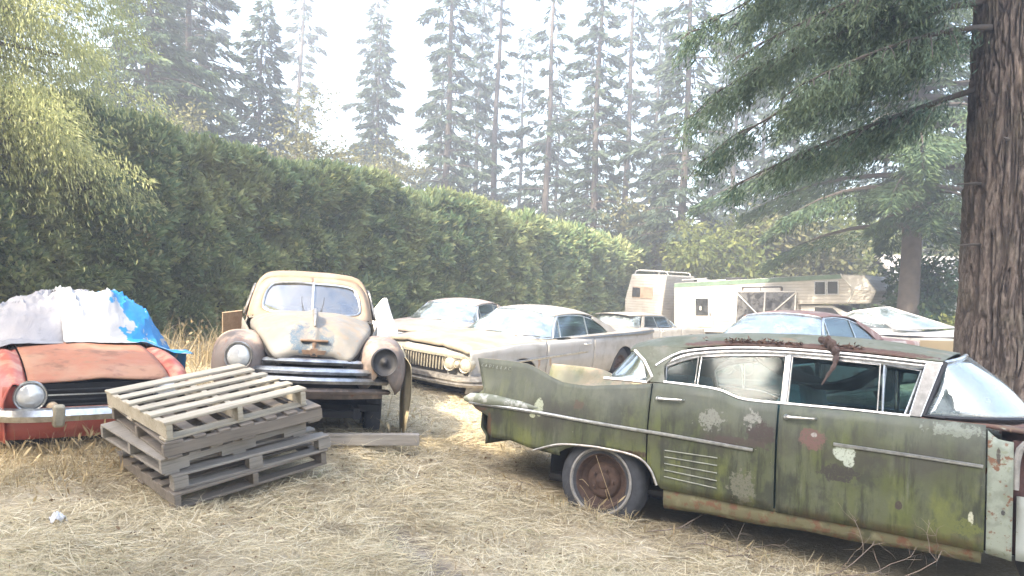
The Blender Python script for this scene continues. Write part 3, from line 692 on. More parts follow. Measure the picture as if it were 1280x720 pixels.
        for s in (-1, 1):
            for y, r, nm in ((.53, .102, 'headlight'), (.80, .102, 'headlight'), (.667, .05, 'parking_lamp')):
                x = 2.76 if y < .7 else 2.735
                headlamp(T, (x, s*y, .675), r, (1, s*.04, 0), 'lens_dim', 'grille_bar', nm, .12)
    # greenhouse
    hb = .80
    yi = tab([(.9, .815), (.95, .80), (1.28, .645), (1.4, .60)], False)
    P3 = lambda pts, s, off=0.: [(x, s*(float(yi(z))+off), z) for x, z in pts]
    full = lambda L: L+[(x, -y, z) for x, y, z in L[-2::-1]]
    rear_x = -1.62 if flat else -1.05
    if flat:
        ze = tab([(-1.72, 1.30), (-1.2, 1.31), (-.3, 1.315), (.36, 1.29)]); zc = tab([(-1.75, 1.345), (-1.2, 1.375), (-.3, 1.385), (.42, 1.345)]); xr = -1.72
        win = [(-1.20, .955), (.62, .945), (.36, 1.275), (-1.0, 1.285)]
    else:
        ze = tab([(-1.30, 1.04), (-1.1, 1.15), (-.8, 1.25), (-.4, 1.30), (.0, 1.31), (.36, 1.29)]); zc = tab([(-1.0, 1.27), (-.75, 1.335), (-.4, 1.375), (0, 1.385), (.42, 1.345)]); xr = -.98
        win = [(-1.12, .955), (.62, .945), (.36, 1.275), (0, 1.29), (-.4, 1.27), (-.75, 1.19), (-1.0, 1.06)]
    G = np.zeros((26, 23, 3))
    for i, x in enumerate(np.linspace(xr, .37, 26)):
        for j, k in enumerate(np.linspace(-1, 1, 23)):
            a = abs(k); yy = k*.655 if a < .9 else math.copysign(.655*(.9+.1*math.sin((a-.9)/.1*math.pi/2)), k)
            e = float(ze(x)); c = float(zc(x))
            xs = x+(.07*(1-k*k)*max(0, (x-.1)/.27))-(.08*(1-k*k) if flat else -.02)*max(0, (xr+.4-x)/.4)
            G[i, j] = (xs, yy, e+(c-e)*(1-a**2.5))
    roof = MB().grid(G).build('roof', roof_m, T, 50, solid=.014)
    if not flat:
        for s in (-1, 1):
            sail = [(-.98, 1.17), (-.75, 1.245), (-.70, 1.205), (-.98, 1.06), (-1.12, .955), (-1.42, .955), (-1.28, 1.06)]
            pp = P3(sail, s, .006); MB().poly(pp if s < 0 else pp[::-1]).build('rear_pillar', roof_m, T, 0, solid=.03)
    else:
        for s in (-1, 1):
            sail = [(-1.02, 1.30), (-.90, 1.30), (-1.16, .955), (-1.30, .955)]
            pp = P3(sail, s, .006); MB().poly(pp if s < 0 else pp[::-1]).build('rear_pillar', roof_m, T, 0, solid=.03)
    bt = [(.66, -.815, .945), (.92, -.79, .95), (1.10, -.60, .96), (1.20, -.25, .968), (1.21, 0, .97)]
    tp = [(.34, -.645, 1.275), (.38, -.60, 1.29), (.42, -.45, 1.315), (.435, -.2, 1.335), (.44, 0, 1.34)]
    G = loft([full(bt), [((a[0]+c[0])/2+.04, (a[1]+c[1])/2, (a[2]+c[2])/2+.01) for a, c in zip(full(bt), full(tp))], full(tp)], 37, 9)
    ws = MB().grid(G).build('windscreen', M['glass_hazy'], T, 60, solid=.006)
    MB().tube(G[0], .014, 6).build('windscreen_trim', M['chrome'], ws); MB().tube(G[-1], .016, 6).build('windscreen_trim', M['chrome'], ws)
    for s in (-.15, .45): MB().tube(cr([(1.2, s, .985), (1.17, s+.2, 1.0), (1.11, s+.42, 1.01)], 6), .007, 5).build('wiper', M['lamp_dark'], T)
    for s in (-1, 1):
        MB().tube([tuple(G[k][0 if s < 0 else -1]) for k in range(9)], .022, 6).build('windscreen_pillar', roof_m if not detail else M['chrome'], T)
    if flat: bt = [(-1.35, -.80, .96), (-1.7, -.74, .96), (-1.95, -.4, .97), (-2.0, 0, .97)]; tp = [(-1.10, -.645, 1.30), (-1.40, -.60, 1.31), (-1.56, -.35, 1.335), (-1.6, 0, 1.345)]
    else: bt = [(-1.40, -.76, .955), (-1.62, -.66, .965), (-1.78, -.35, .98), (-1.82, 0, .985)]; tp = [(-.98, -.62, 1.155), (-.98, -.5, 1.20), (-.98, -.25, 1.25), (-.98, 0, 1.265)]
    G = loft([full(bt), [((a[0]+c[0])/2-.05, (a[1]+c[1])/2, (a[2]+c[2])/2+.015) for a, c in zip(full(bt), full(tp))], full(tp)], 31, 7)
    rw = MB().grid(G, flip=True).build('rear_window', M['glass_hazy'], T, 60, solid=.006)
    MB().tube(G[0], .014, 6).build('rear_window_trim', M['chrome'], rw); MB().tube(G[-1], .014, 6).build('rear_window_trim', M['chrome'], rw)
    for s in (-1, 1):
        pp = P3(win, s)
        MB().poly(pp if s < 0 else pp[::-1]).build('side_glass', M['glass'], T, 0, solid=.005)
        MB().tube(lin(np.array(pp+pp[:1]), 40)[:-1], .014, 6, .8, closed=True).build('window_frame', M['chrome'], T)
        for x in ((-.43, .42) if not flat else (-.35, .45)):
            tz = 1.27 if x > -.4 else 1.26
            MB().bar(P3([(x, .95)], s, .002)[0], P3([(x-.03 if x < 0 else x-.06, tz)], s, .002)[0], .022, .018, (1, 0, 0)).build('window_divider', M['chrome'], T)
    # inside and below
    MB().grid(np.array([[(x, y, .26) for y in (-.9, .9)] for x in (-2.7, 2.6)])).build('floor_pan', M['black'], T, 0, solid=.04)
    MB().grid(np.array([[(1.0, y, z) for y in (-.78, .78)] for z in (.27, .93)])).build('dashboard', M['dark'], T, 0, solid=.3)
    seat(T, .0, .30, 1.4, 'seat_tan', h=.62, name='front_seat'); seat(T, -1.0, .30, 1.35, 'seat_tan', h=.60, name='rear_seat')
    steering(T, (.62, .38, .93), .2, 60)
    for s in (-1, 1):
        for x in (1.62, -1.52): wheel(T, (x, s*.80, .33), .345, .19, s, 'rubber', 'rim_rust')
    return T

M['chrome_blue'] = plain('blue_grey_trim', (.16, .19, .23), .4, .6, .3, 8)
M['grille_dark'] = plain('grille_recess', (.07, .058, .04), .9, .1, .4, 10)
M['grille_bar'] = plain('tarnished_grille', (.46, .42, .33), .45, .45, .3, 14)
white = paint('chalky_white_paint', (.37, .365, .355), [((.27, .262, .245), 2.5, .45, .68, None), ((.24, .23, .21), 10, .58, .75, (1, 1, .2))], streak=((.34, .31, .27), .56, .75), rough=(.35, .65), dust=((.5, .45, .36), .25), blobs=[((1.2, .96, .62), (.03, .1, .08), (.3, .2, .12), .6), ((.9, .96, .6), (.03, .1, .07), (.33, .24, .15), .6)])
white_top = paint('weathered_white_hood', (.275, .24, .185), [((.20, .17, .125), 2.2, .42, .66, None), ((.23, .225, .22), 5, .54, .70, (1, .25, 1)), ((.25, .20, .15), 24, .6, .72, None)], rough=(.45, .75))
white_roof = paint('weathered_white_roof', (.28, .265, .24), [((.21, .19, .165), 3, .45, .65, None), ((.3, .25, .2), 12, .6, .72, None)], rough=(.45, .75))
cream_top = paint('pinkish_white_paint', (.29, .245, .22), [((.22, .185, .16), 2.2, .42, .66, None), ((.32, .27, .22), 20, .62, .74, None)], rough=(.4, .7))
maroon = paint('rusty_maroon_paint', (.23, .135, .115), [((.17, .09, .07), 3, .42, .62, None), ((.36, .29, .25), 6, .56, .7, None), ((.13, .06, .04), 18, .56, .7, None)], dust=((.30, .25, .21), .3), rough=(.5, .8))
maroon_body = paint('rusty_body_paint', (.38, .33, .29), [((.24, .13, .10), 3, .48, .6, None)], rough=(.5, .8))
G4 = 'old hardtop cars parked behind the green sedan'
hardtop('hardtop_car', 'chalky white hardtop with long flat tail fin, its nose beside the rounded sedan', (white, white_top, white_roof), (.43, 13.27, -.01), (R(-3.3), R(1.1), R(-125.9)), (1.04, .95, .99), G4, fin=white_roof)
hardtop('hardtop_car', 'pinkish white hardtop half hidden behind the white hardtop with four headlamps, nearest the hedge', (white, cream_top, cream_top), (-1.23, 17.93, -.01), (R(-1.4), R(3.1), R(-111)), (1.02, .98, .98), G4, lamps=True)
hardtop('hardtop_car', 'far white flat-roofed hardtop with overhanging rear roof edge, in front of the camper trailer', (white, white_roof, white_roof), (4.26, 24.78, -.35), (0, 0, R(48.4)), (.98, 1, 1), G4, flat=True)
hardtop('hardtop_car', 'rusty maroon-roofed hardtop showing just its roof and glass above the green sedan', (maroon_body, maroon, maroon), (4.35, 11.6, .10), (R(2), 0, R(-139)), (.93, .98, 1.0), G4)

# ------------------------------------------------------------------ rounded forties sedan
M['chrome_old'] = plain('dull_grille_chrome', (.46, .47, .48), .32, .8, .45, 10, .2)
def old_sedan():
    T = thing('rounded_sedan', 'rounded old sedan with tan roof, split windscreen and drooping chrome grille bars, one headlamp empty', 'car', (-2.39, 8.95, .04), (R(-1.7), R(-1.3), R(-74.1)), (1.04, .93, 1.01))
    hoodm = paint('hood_paint', (.175, .165, .145), [((.225, .218, .20), 3, .45, .7, None), ((.27, .24, .19), 5, .55, .72, (1, 1, .3)), ((.22, .15, .1), 14, .6, .7, (1, 1, .4))], blobs=[((2.12, -.11, 1.02), (.3, .12, .13), (.05, .085, .12), .5), ((2.1, .12, 1.03), (.3, .08, .12), (.08, .11, .13), .7)], dust=((.24, .19, .135), .4), rough=(.5, .8), streak=((.24, .19, .12), .57, .74))
    roofm = paint('tan_roof_paint', (.25, .18, .12), [((.30, .235, .175), 3, .42, .65, None), ((.33, .23, .15), 8, .56, .72, None)], rough=(.6, .85))
    fendm = paint('brown_fender_paint', (.19, .155, .135), [((.12, .095, .08), 3.5, .45, .65, None), ((.33, .25, .2), 5, .55, .72, None), ((.2, .1, .06), 16, .56, .7, None)], dust=((.42, .31, .22), .3), rough=(.5, .8))
    # hood
    secs = []
    for x, zt_, zs, hw, ze, bulge in ((.50, 1.225, 1.19, .69, 1.06, .0), (1.0, 1.245, 1.19, .65, 1.045, .0), (1.5, 1.215, 1.155, .59, 1.04, .0), (1.85, 1.165, 1.105, .52, 1.01, 0), (2.06, 1.095, 1.04, .45, .94, 0), (2.17, 1.0, .96, .40, .88, 0), (2.23, .88, .86, .34, .83, 0)):
        half = [(x, hw, ze), (x, hw*.985, ze+(zs-ze)*.45), (x+.01, hw*.86, zs-.03), (x+.015, hw*.5, zs+(zt_-zs)*.55), (x+.02, .05, zt_-.008), (x+.035, 0, zt_+.012)]
        secs.append(half+[(a, -b, c) for a, b, c in half[-2::-1]])
    G = loft(secs, 61, 30, False)
    hood = MB().grid(G).build('hood', hoodm, T, 60, solid=.012)
    MB().poly([tuple(p) for p in G[-1]]).build('hood_lip', M['lamp_dark'], hood, 0, solid=.02)
    # hood side trim, and black tubes standing in for shade in the gap
    for s in (-1, 1):
        MB().tube(cr([(.7, s*.665, 1.02), (1.3, s*.615, .985), (1.72, s*.53, .965)], 12), .012, 6).build('hood_moulding', M['chrome_rusty'], hood)
        gap = MB().tube(cr([(.6, s*.655, 1.02), (1.0, s*.625, 1.01), (1.5, s*.55, 1.0), (1.85, s*.495, .975), (2.06, s*.425, .91), (2.17, s*.375, .85), (2.2, s*.32, .81)], 24), .034, 8, 1.0)
        gap.build('gap_shade_strip', M['black'], T)
    MB().tube(cr([(.62, 0, 1.245), (1.2, 0, 1.265), (1.7, 0, 1.205), (2.05, 0, 1.095), (2.2, 0, .96)], 22), .010, 6).build('centre_strip', M['chrome_rusty'], hood)
    orn = MB().tube(cr([(1.55, 0, 1.235), (1.75, 0, 1.262), (1.98, 0, 1.215), (2.08, 0, 1.13)], 12), [.008, .014, .018, .022, .024, .026, .027, .027, .025, .021, .016, .010], 10); orn.build('hood_ornament', M['chrome_rusty'], hood)
    # badge: winged bar and bow-tie
    bd = MB()
    zz = .925; px = 2.215
    pts = [(1.15*a, .85*c) for a, c in [(-.10, .022), (-.028, .022), (-.028, .040), (.028, .040), (.028, .022), (.10, .022), (.085, -.022), (.028, -.022), (.028, -.040), (-.028, -.040), (-.028, -.022), (-.085, -.022)]]
    bd.poly([(px+.052-.20*abs(a), a, zz-.02+c) for a, c in pts])
    e = bd.build('badge', M['badge'], hood, 0, solid=.012)
    MB().box((2.20, .0, 1.005), (.06, .26, .020)).build('badge_bar', M['badge'], hood, bevel=.006)
    MB().tube([(2.23, 0, .99), (2.245, 0, .87)], [.022, .008], 8).build('badge_stem', M['badge'], hood)
    # front fenders
    for s in (-1, 1):
        secs = []
        for x, c, hw, zt_, zl in ((2.22, .66, .05, .80, .72), (2.185, .66, .15, .93, .60), (2.08, .665, .225, 1.00, .52), (1.85, .68, .262, 1.035, .47), (1.5, .69, .27, 1.04, .62), (1.1, .695, .255, .99, .55), (.7, .70, .22, .90, .45), (.3, .71, .17, .78, .40)):
            ring = []
            for th in np.linspace(-.30*math.pi, 1.30*math.pi, 22):
                cx = math.copysign(abs(math.cos(th))**.82, math.cos(th)); sz = math.copysign(abs(math.sin(th))**.82, math.sin(th))
                mid = (zt_+zl)/2; ring.append((x, s*(c+hw*cx), mid+(zt_-zl)/2*sz))
            secs.append(ring)
        G = loft(secs, 30, 34); fm = MB().grid(G, flip=s < 0); fm.poly([tuple(p) for p in G[0]])
        fd = fm.build('front_fender', fendm, T, 60, solid=.01)
        headlamp(T, (2.25 if s < 0 else 2.265, s*.675, .845), .112, (1, s*.05, .03), 'lens' if s < 0 else 'lamp_dark', 'chrome_rusty' if s < 0 else 'lamp_dark', depth=.16)
    # grille bars
    for k, (z, hw, x0, h) in enumerate(((.815, .44, 2.30, .040), (.74, .64, 2.40, .044), (.665, .72, 2.43, .046), (.575, .75, 2.40, .034))):
        path = [(x0-.24*(abs(y)/.6)**1.7-.04*(1-math.cos(y*3)), y, z-.025*(abs(y)/.6)**2) for y in np.linspace(-hw, hw, 25)]
        # two crossed halves meeting in a shallow vee, each bar a rounded blade
        sec = [(-.03, 0), (.03, -.012), (.055, h*.35), (.03, h*.9), (-.03, h)]
        MB().sweep(path, sec).build('grille_bar', M['chrome_old'] if k < 3 else fendm, T, 40)
    for s in (-1, 1):
        MB().sweep([(2.235-.25*(abs(y)/.6)**2, s*y, .785-.03*(y/.6)) for y in np.linspace(.30, .60, 8)][::int(s)], [(-.02, 0), (.04, 0), (.055, .03), (.03, .06), (-.02, .06)]).build('grille_end', M['chrome'], T, 40)
    MB().grid(np.array([[(2.10-.15*(y/.6)**2, y, z) for z in (.5, .66, .84)] for y in np.linspace(-.62, .62, 11)]), flip=True).build('grille_recess', M['black'], T, 30, solid=.02)
    MB().grid(np.array([[(2.20-.2*(y/.7)**2, y, z) for z in (.49, .52, .56)] for y in np.linspace(-.70, .70, 11)]), flip=True).build('valance', fendm, T, 30, solid=.02)
    # body side
    W = tab([(-2.5, .55), (-2.2, .70), (-1.5, .80), (-.5, .83), (.3, .80), (.62, .77)]); P = tab([(.3, .93), (.6, 1.0), (.9, .99), (1.15, .93)])
    zt = tab([(-2.5, .90), (-2.0, 1.05), (-1.3, 1.13), (.62, 1.13)]); zb = tab([(-2.5, .45), (-2.2, .35), (.62, .33)])
    for s in (-1, 1):
        for nm, a, b in (('rear_quarter', -2.5, -1.02), ('rear_door', -1.01, -.2), ('front_door', -.19, .62)):
            MB().grid(side_panel(a, b, zb, zt, W, P, 14, 9, s), flip=s > 0).build(nm, hoodm if nm == 'front_door' else fendm, T, 45, solid=.01)
        ring = []
        secs = []
        for x, hw, z1 in ((-.85, .08, .74), (-1.05, .2, .86), (-1.45, .25, .90), (-1.9, .22, .84), (-2.3, .1, .66)):
            secs.append([(x, s*(.74+hw*math.cos(th)*.8), .36+(z1-.36)*max(0, math.sin(th))**.8) for th in np.linspace(0, math.pi, 14)])
        MB().grid(loft(secs, 16, 18), flip=s < 0).build('rear_fender', fendm, T, 60, solid=.01)
    # roof and pillars as one shell, windscreen surround in front of it
    f = lambda y, z: (.66+(.30-.66)*(z-1.19)/.34-.40*y*y, y, z)
    S0 = [(.70, 1.13), (.69, 1.3), (.64, 1.47), (.55, 1.565), (.3, 1.605), (0, 1.61)]
    halves = [[f(y, z) for y, z in S0]]
    for x, hz in ((.1, [(.765, 1.13), (.715, 1.35), (.645, 1.53), (.54, 1.625), (.29, 1.66), (0, 1.665)]), (-.3, [(.80, 1.13), (.735, 1.35), (.665, 1.545), (.555, 1.645), (.3, 1.68), (0, 1.685)]), (-.8, [(.80, 1.13), (.735, 1.35), (.665, 1.53), (.55, 1.64), (.3, 1.675), (0, 1.68)]), (-1.3, [(.79, 1.12), (.73, 1.32), (.66, 1.47), (.54, 1.57), (.3, 1.61), (0, 1.62)]), (-1.8, [(.73, 1.08), (.69, 1.2), (.62, 1.30), (.5, 1.38), (.28, 1.42), (0, 1.43)]), (-2.2, [(.66, 1.0), (.6, 1.06), (.52, 1.11), (.42, 1.15), (.2, 1.17), (0, 1.175)]), (-2.5, [(.52, .88), (.47, .90), (.4, .915), (.3, .925), (.15, .93), (0, .93)])):
        halves.append([(x, y, z) for y, z in hz])
    secs = [h+[(a, -b_, c) for a, b_, c in h[-2::-1]] for h in halves]
    G = loft(secs, 51, 40)
    roof = MB().grid(G).build('roof', roofm, T, 60, solid=.014)
    inner = [(0, 1.205), (.29, 1.207), (.50, 1.215), (.562, 1.25), (.565, 1.32), (.54, 1.43), (.475, 1.508), (.26, 1.538), (0, 1.54)]
    outer = [(0, 1.13), (.35, 1.13), (.62, 1.13), (.70, 1.15), (.69, 1.3), (.64, 1.47), (.55, 1.565), (.3, 1.605), (0, 1.61)]
    f2 = lambda y, z: (.665+(.335-.665)*(z-1.19)/.34-.37*y*y, y, z)
    for s in (-1, 1):
        o = np.array([f(y*s, z) for y, z in cr(outer, 36)]); i_ = np.array([f2(y*s, z) for y, z in cr(inner, 36)]); i_[:, 0] -= .02
        mid = o*.5+i_*.5; mid[:, 0] += .018
        MB().grid(np.array([o, mid, i_]), flip=s > 0).build('windscreen_surround', roofm, T, 60, solid=.012)
        g = MB().poly([tuple(p) for p in (i_ if s > 0 else i_[::-1])]).build('windscreen_pane', M['glass_dusty'], T, 0, solid=.006)
        MB().tube(i_+np.array([.014, 0, 0]), .013, 6).build('pane_trim', M['chrome'], g)
        MB().tube(cr([(.66, s*.08, 1.215), (.62, s*.12, 1.30), (.53, s*.13, 1.39)], 5), .005, 4).build('wiper', M['lamp_dark'], T)
        yy = lambda x, z: .81-(z-1.13)*.31-.05*max(0, x-.0)
        for wp in ([(-.28, 1.17), (.22, 1.17), (.14, 1.46), (-.02, 1.50), (-.28, 1.50)], [(-.95, 1.17), (-.36, 1.17), (-.36, 1.50), (-.8, 1.49), (-.98, 1.42)]):
            pp = [(x, s*yy(x, z), z) for x, z in wp]
            g = MB().poly(pp if s < 0 else pp[::-1]).build('side_glass', M['glass_dark'], T, 0, solid=.008)
            MB().tube(lin(np.array(pp+pp[:1]), 24)[:-1], .016, 6, closed=True).build('window_frame', M['chrome_rusty'], g)
        G2 = np.array([[(x, s*(.775-.105*((x-.6)/.5)), z) for z in np.linspace(.5, 1.13-.10*((x-.6)/.5), 7)] for x in np.linspace(.60, 1.1, 8)])
        MB().grid(G2, flip=s > 0).build('cowl_side', hoodm, T, 45, solid=.012)
    MB().bar((.66, 0, 1.20), (.325, 0, 1.55), .03, .035, (1, 0, 0)).build('windscreen_divider', M['chrome'], T, bevel=.006)
    MB().grid(np.array([[(x, k*.70, 1.135+.06*(1-k*k)) for k in np.linspace(-1, 1, 9)] for x in (.45, .7)])).build('cowl', hoodm, T, 40, solid=.02)
    seat(T, -.15, .45, 1.3, 'seat_tan', h=.80, name='front_seat'); seat(T, -1.2, .45, 1.2, 'seat_tan', h=.8, name='rear_seat'); steering(T, (.2, .35, 1.18), .2, 50)
    MB().grid(np.array([[(x, y, .38) for y in (-.7, .7)] for x in (-2.3, 1.9)])).build('floor_pan', M['black'], T, 0, solid=.06)
    MB().grid(np.array([[(.52, y, z) for y in (-.68, .68)] for z in (.38, 1.16)])).build('bulkhead', M['black'], T, 0, solid=.03)
    for s in (-1, 1):
        wheel(T, (1.45, s*.66, .34), .35, .17, s, 'rubber', 'rim_rust'); wheel(T, (-1.5, s*.68, .34), .35, .17, s, 'rubber', 'rim_rust')
    MB().tube([(1.45, -.7, .34), (1.45, .7, .34)], .045, 8).build('front_axle', M['black'], T)
    MB().bar((2.15, -.45, .36), (1.0, -.42, .36), .06, .1).bar((2.15, .45, .36), (1.0, .42, .36), .06, .1).bar((2.1, -.5, .35), (2.1, .5, .35), .08, .06).build('chassis_rail', M['black'], T)
M['badge'] = plain('faded_badge', (.20, .13, .085), .6, .2, .4)
old_sedan()

# ------------------------------------------------------------------ red roadster
def roadster():
    T = thing('red_roadster', 'faded red low roadster with rusty hood, round headlamp and tarps over its cabin', 'car', (-4.50, 7.81, .0), (R(-.4), R(.2), R(-52.6)), (.99, 1.0, 1.03))
    red = paint('faded_red_paint', (.36, .075, .05), [((.42, .13, .09), 3, .45, .65, None), ((.27, .055, .04), 6, .5, .7, None)], dust=((.46, .26, .17), .4), rough=(.3, .6))
    hd = paint('rusty_red_hood', (.30, .12, .065), [((.32, .17, .10), 2.4, .42, .62, None), ((.19, .085, .045), 5, .52, .68, None), ((.22, .13, .07), 11, .57, .7, (1, .5, 1))], rough=(.55, .8))
    hz = tab([(-1.95, .84), (.4, .895), (1.0, .86), (1.5, .79), (1.8, .715), (1.9, .67)]); rz = tab([(-1.95, .83), (-.5, .80), (.3, .835), (.9, .86), (1.4, .82), (1.7, .75), (1.84, .69)])
    MB().grid(np.array([[(x, k*.53, float(hz(x))+.022*(1-k*k)+.014*math.exp(-k*k/.05)) for k in np.linspace(-1, 1, 21)] for x in np.linspace(.42, 1.83, 24)])).build('hood', hd, T, 50, solid=.012)
    def zb(x):
        z = .26
        for xa in (1.22, -1.05):
            if abs(x-xa) < .36: z = max(z, .30+math.sqrt(.36**2-(x-xa)**2))
        return z
    for s in (-1, 1):
        secs = []
        for nm, xs in (('front_fender', np.linspace(.44, 1.86, 40)), ('door', np.linspace(-.62, .425, 16)), ('rear_fender', np.linspace(-1.95, -.635, 40))):
            G = []
            for x in xs:
                h, r_ = float(hz(x)), float(rz(x)); b = zb(x); w = .735-(.05*max(0, (x-1.5)/.36)**2)
                hw = .54 if x > .43 else .6
                pts = [(x, s*hw, h-.012), (x, s*(hw+.035), r_+.0), (x, s*(hw+.09), r_+.022), (x, s*(w-.03), r_-.015), (x, s*w, r_-.10), (x, s*(w+.005), .55 if b < .5 else max(b+.03, .58)), (x, s*(w-.02), b)]
                G.append(cr(pts, 22))
            f = MB().grid(np.array(G), flip=s > 0).build(nm, red, T, 55, solid=.008)
        headlamp(T, (1.86, s*.515, .615), .105, (1, s*.06, .02), 'lens', 'chrome', depth=.1)
        MB().lathe([(.045, -.03), (.045, .01), (.03, .025), (.001, .03)], (1.87, s*.36, .52), (1, 0, 0), 14).build('side_lamp', M['amber'], T)
        mk = MB().lathe([(.03, 0), (.03, .02), (.001, .03)], (1.55, s*.728, .62), (0, s, 0), 12); mk.build('marker_lamp', M['amber'], T)
        for x in (1.22, -1.05): wheel(T, (x, s*.62, .30), .31, .17, s)
        MB().box((2.0, s*.33, .475), (.10, .085, .17)).build('overrider', M['overrider'], T, bevel=.02)
        MB().grid(np.array([[(x, s*.42, z) for z in (.2, .7)] for x in (-1.8, 1.75)])).build('wheel_well', M['black'], T, 0, solid=.02)
    # nose
    fr = MB()
    fr.grid(np.array([[(1.86-.04*(k*k), k*.70, z) for z in (.28, .36, .46, .52)] for k in np.linspace(-1, 1, 15)]), flip=True)
    for s in (-1, 1):
        fr.grid(np.array([[(1.855-.04*k*k, s*y, z) for z in (.5, .6, .69)] for k, y in ((0.6, .44), (.8, .58), (1, .70))]), flip=s > 0)
    fr.build('front_panel', red, T, 40, solid=.012)
    g = MB().grid(np.array([[(1.80, y, z) for z in (.5, .70)] for y in (-.46, .46)]), flip=True).build('grille', M['black'], T, 0, solid=.01)
    for z in (.535, .575, .615, .655): MB().bar((1.84, -.44, z), (1.84, .44, z), .012, .010).build('grille_bar', M['chrome'] if z == .615 else M['lamp_dark'], g)
    MB().sweep(cr([(1.55, -.76, .42), (1.80, -.74, .42), (1.94, -.55, .42), (1.97, 0, .42), (1.94, .55, .42), (1.80, .74, .42), (1.55, .76, .42)], 30), [(-.02, 0), (.03, .01), (.05, .055), (.03, .10), (-.02, .11)]).build('bumper', M['chrome'], T, 40)
    MB().grid(np.array([[(x, k*.6, float(hz(x))-.01) for k in np.linspace(-1, 1, 5)] for x in np.linspace(-1.95, -1.0, 6)])).build('trunk_lid', red, T, 40, solid=.01)
    MB().grid(np.array([[(-1.95, y, z) for z in (.3, .83)] for y in (-.7, .7)])).build('rear_panel', red, T, 0, solid=.01)
    MB().grid(np.array([[(x, y, .25) for y in (-.68, .68)] for x in (-1.9, 1.8)])).build('floor_pan', M['black'], T, 0, solid=.03)
    # low windscreen frame and folded roof that carry the tarps
    MB().tube(cr([(.40, -.60, .86), (.20, -.52, 1.06), (.18, 0, 1.14), (.20, .52, 1.06), (.40, .60, .86)], 20), .02, 6).build('windscreen_frame', M['chrome_rusty'], T)
    MB().grid(np.array([[(x, k*.56, 1.09-.06*abs((x+.4)/.6)**2-.10*k*k) for k in np.linspace(-1, 1, 7)] for x in np.linspace(-1.0, .17, 8)])).build('soft_top', M['dark'], T, 50, solid=.01)
    return T
M['overrider'] = plain('bleached_overrider', (.30, .27, .2), .7, .1, .35)
ROAD = roadster()

def tarp(name, label, x0, x1, y0, y1, mat, seed, lift=.0, low=.86):
    """cloth lying over the roadster's cabin, in the car's own axes"""
    nx, ny = 70, 60
    X, Y = np.meshgrid(np.linspace(x0, x1, nx), np.linspace(y0, y1, ny), indexing='ij')
    P = np.stack([X*2.2, Y*2.2, 0*X+seed], -1)
    wav = fbm(P*.8, 2)
    ridge = 1-np.abs(vnoise(np.stack([X*4+Y*2.5, Y*5-X*2, 0*X+seed+4], -1)))
    ridge2 = 1-np.abs(vnoise(np.stack([X*9-Y*5, Y*9+X*4, 0*X+seed+8], -1)))
    base = np.where(X > .05, 1.27-(np.clip(X-.05, 0, 9))**1.25*.92, 1.27-.05*((X+.1)/.6)**2)
    edge = np.clip((np.abs(Y)-.15)/.72, 0, 1.2)
    Z = base-edge**1.9*.40
    Z = np.maximum(Z, np.where(X > .42, .915-.06*(X-.42)-.10*np.clip((np.abs(Y)-.6)/.25, 0, 1), low-.30*np.clip((np.abs(Y)-.75)/.2, 0, 1)))
    fd = np.clip((.50-X)/.30, .12, 1)*np.clip((1.05-np.abs(Y))/.35, .25, 1)
    Z = Z+lift*fd+(.05*wav+.06*ridge**6+.032*ridge2**6+.06)*fd+.012
    Xb = X+.05*wav*np.clip((X-.3)/.3, 0, 1)+.05*vnoise(np.stack([Y*3, 0*Y, 0*Y+seed], -1))*(X > x1-.15)
    G = np.stack([Xb, Y+.03*wav, Z], -1)
    o = MB().grid(G).build(name, mat, None, 28, solid=.004)
    o.location = ROAD.location; o.rotation_euler = ROAD.rotation_euler; o.scale = ROAD.scale
    return tag(o, label, 'tarp')
def tarpmat(name, a, b, sc, lo, hi, c=None):
    m = N(name, .45); f = m.step(m.noise(sc, 5, .6, dist=.8), lo, hi); cc = m.mix(f, a, b)
    if c: cc = m.mix(m.step(m.noise(3, 6, .7, seed=3), .55, .7), cc, c)
    m.col(cc); m.bump(m.noise(7, 5, .6, dist=1.2), .35, .02); return m.m
def tarpmat2(name, a, b):
    m = N(name, .45); s_ = m.n('ShaderNodeSeparateXYZ', {0: m.obj})
    v = m.math('ADD', m.math('ADD', s_.outputs[1], m.math('MULTIPLY', s_.outputs[0], -.25)), m.math('MULTIPLY', m.math('SUBTRACT', m.noise(2.2, 4, .6, dist=.7), .5), 1.3))
    f = m.step(v, .30, .32); f2 = m.math('MULTIPLY', f, m.step(m.noise(4.5, 5, .65, seed=6, dist=.8), .60, .585))
    m.col(m.mix(f2, a, b)); m.bump(m.noise(7, 5, .6, dist=1.2), .4, .02); return m.m
tarp('grey_tarp', 'crumpled silver-grey tarp over the cabin of the red roadster', -1.5, .66, -.95, .16, tarpmat('silver_tarp', (.20, .20, .215), (.26, .26, .275), 1.2, .4, .6, (.13, .128, .135)), 1.3)
tarp('torn_tarp', 'torn white and bright blue tarp beside the grey tarp on the red roadster', -1.3, .64, -.16, 1.0, tarpmat2('blue_white_tarp', (.30, .31, .325), (.012, .17, .40)), 6.1, .035)
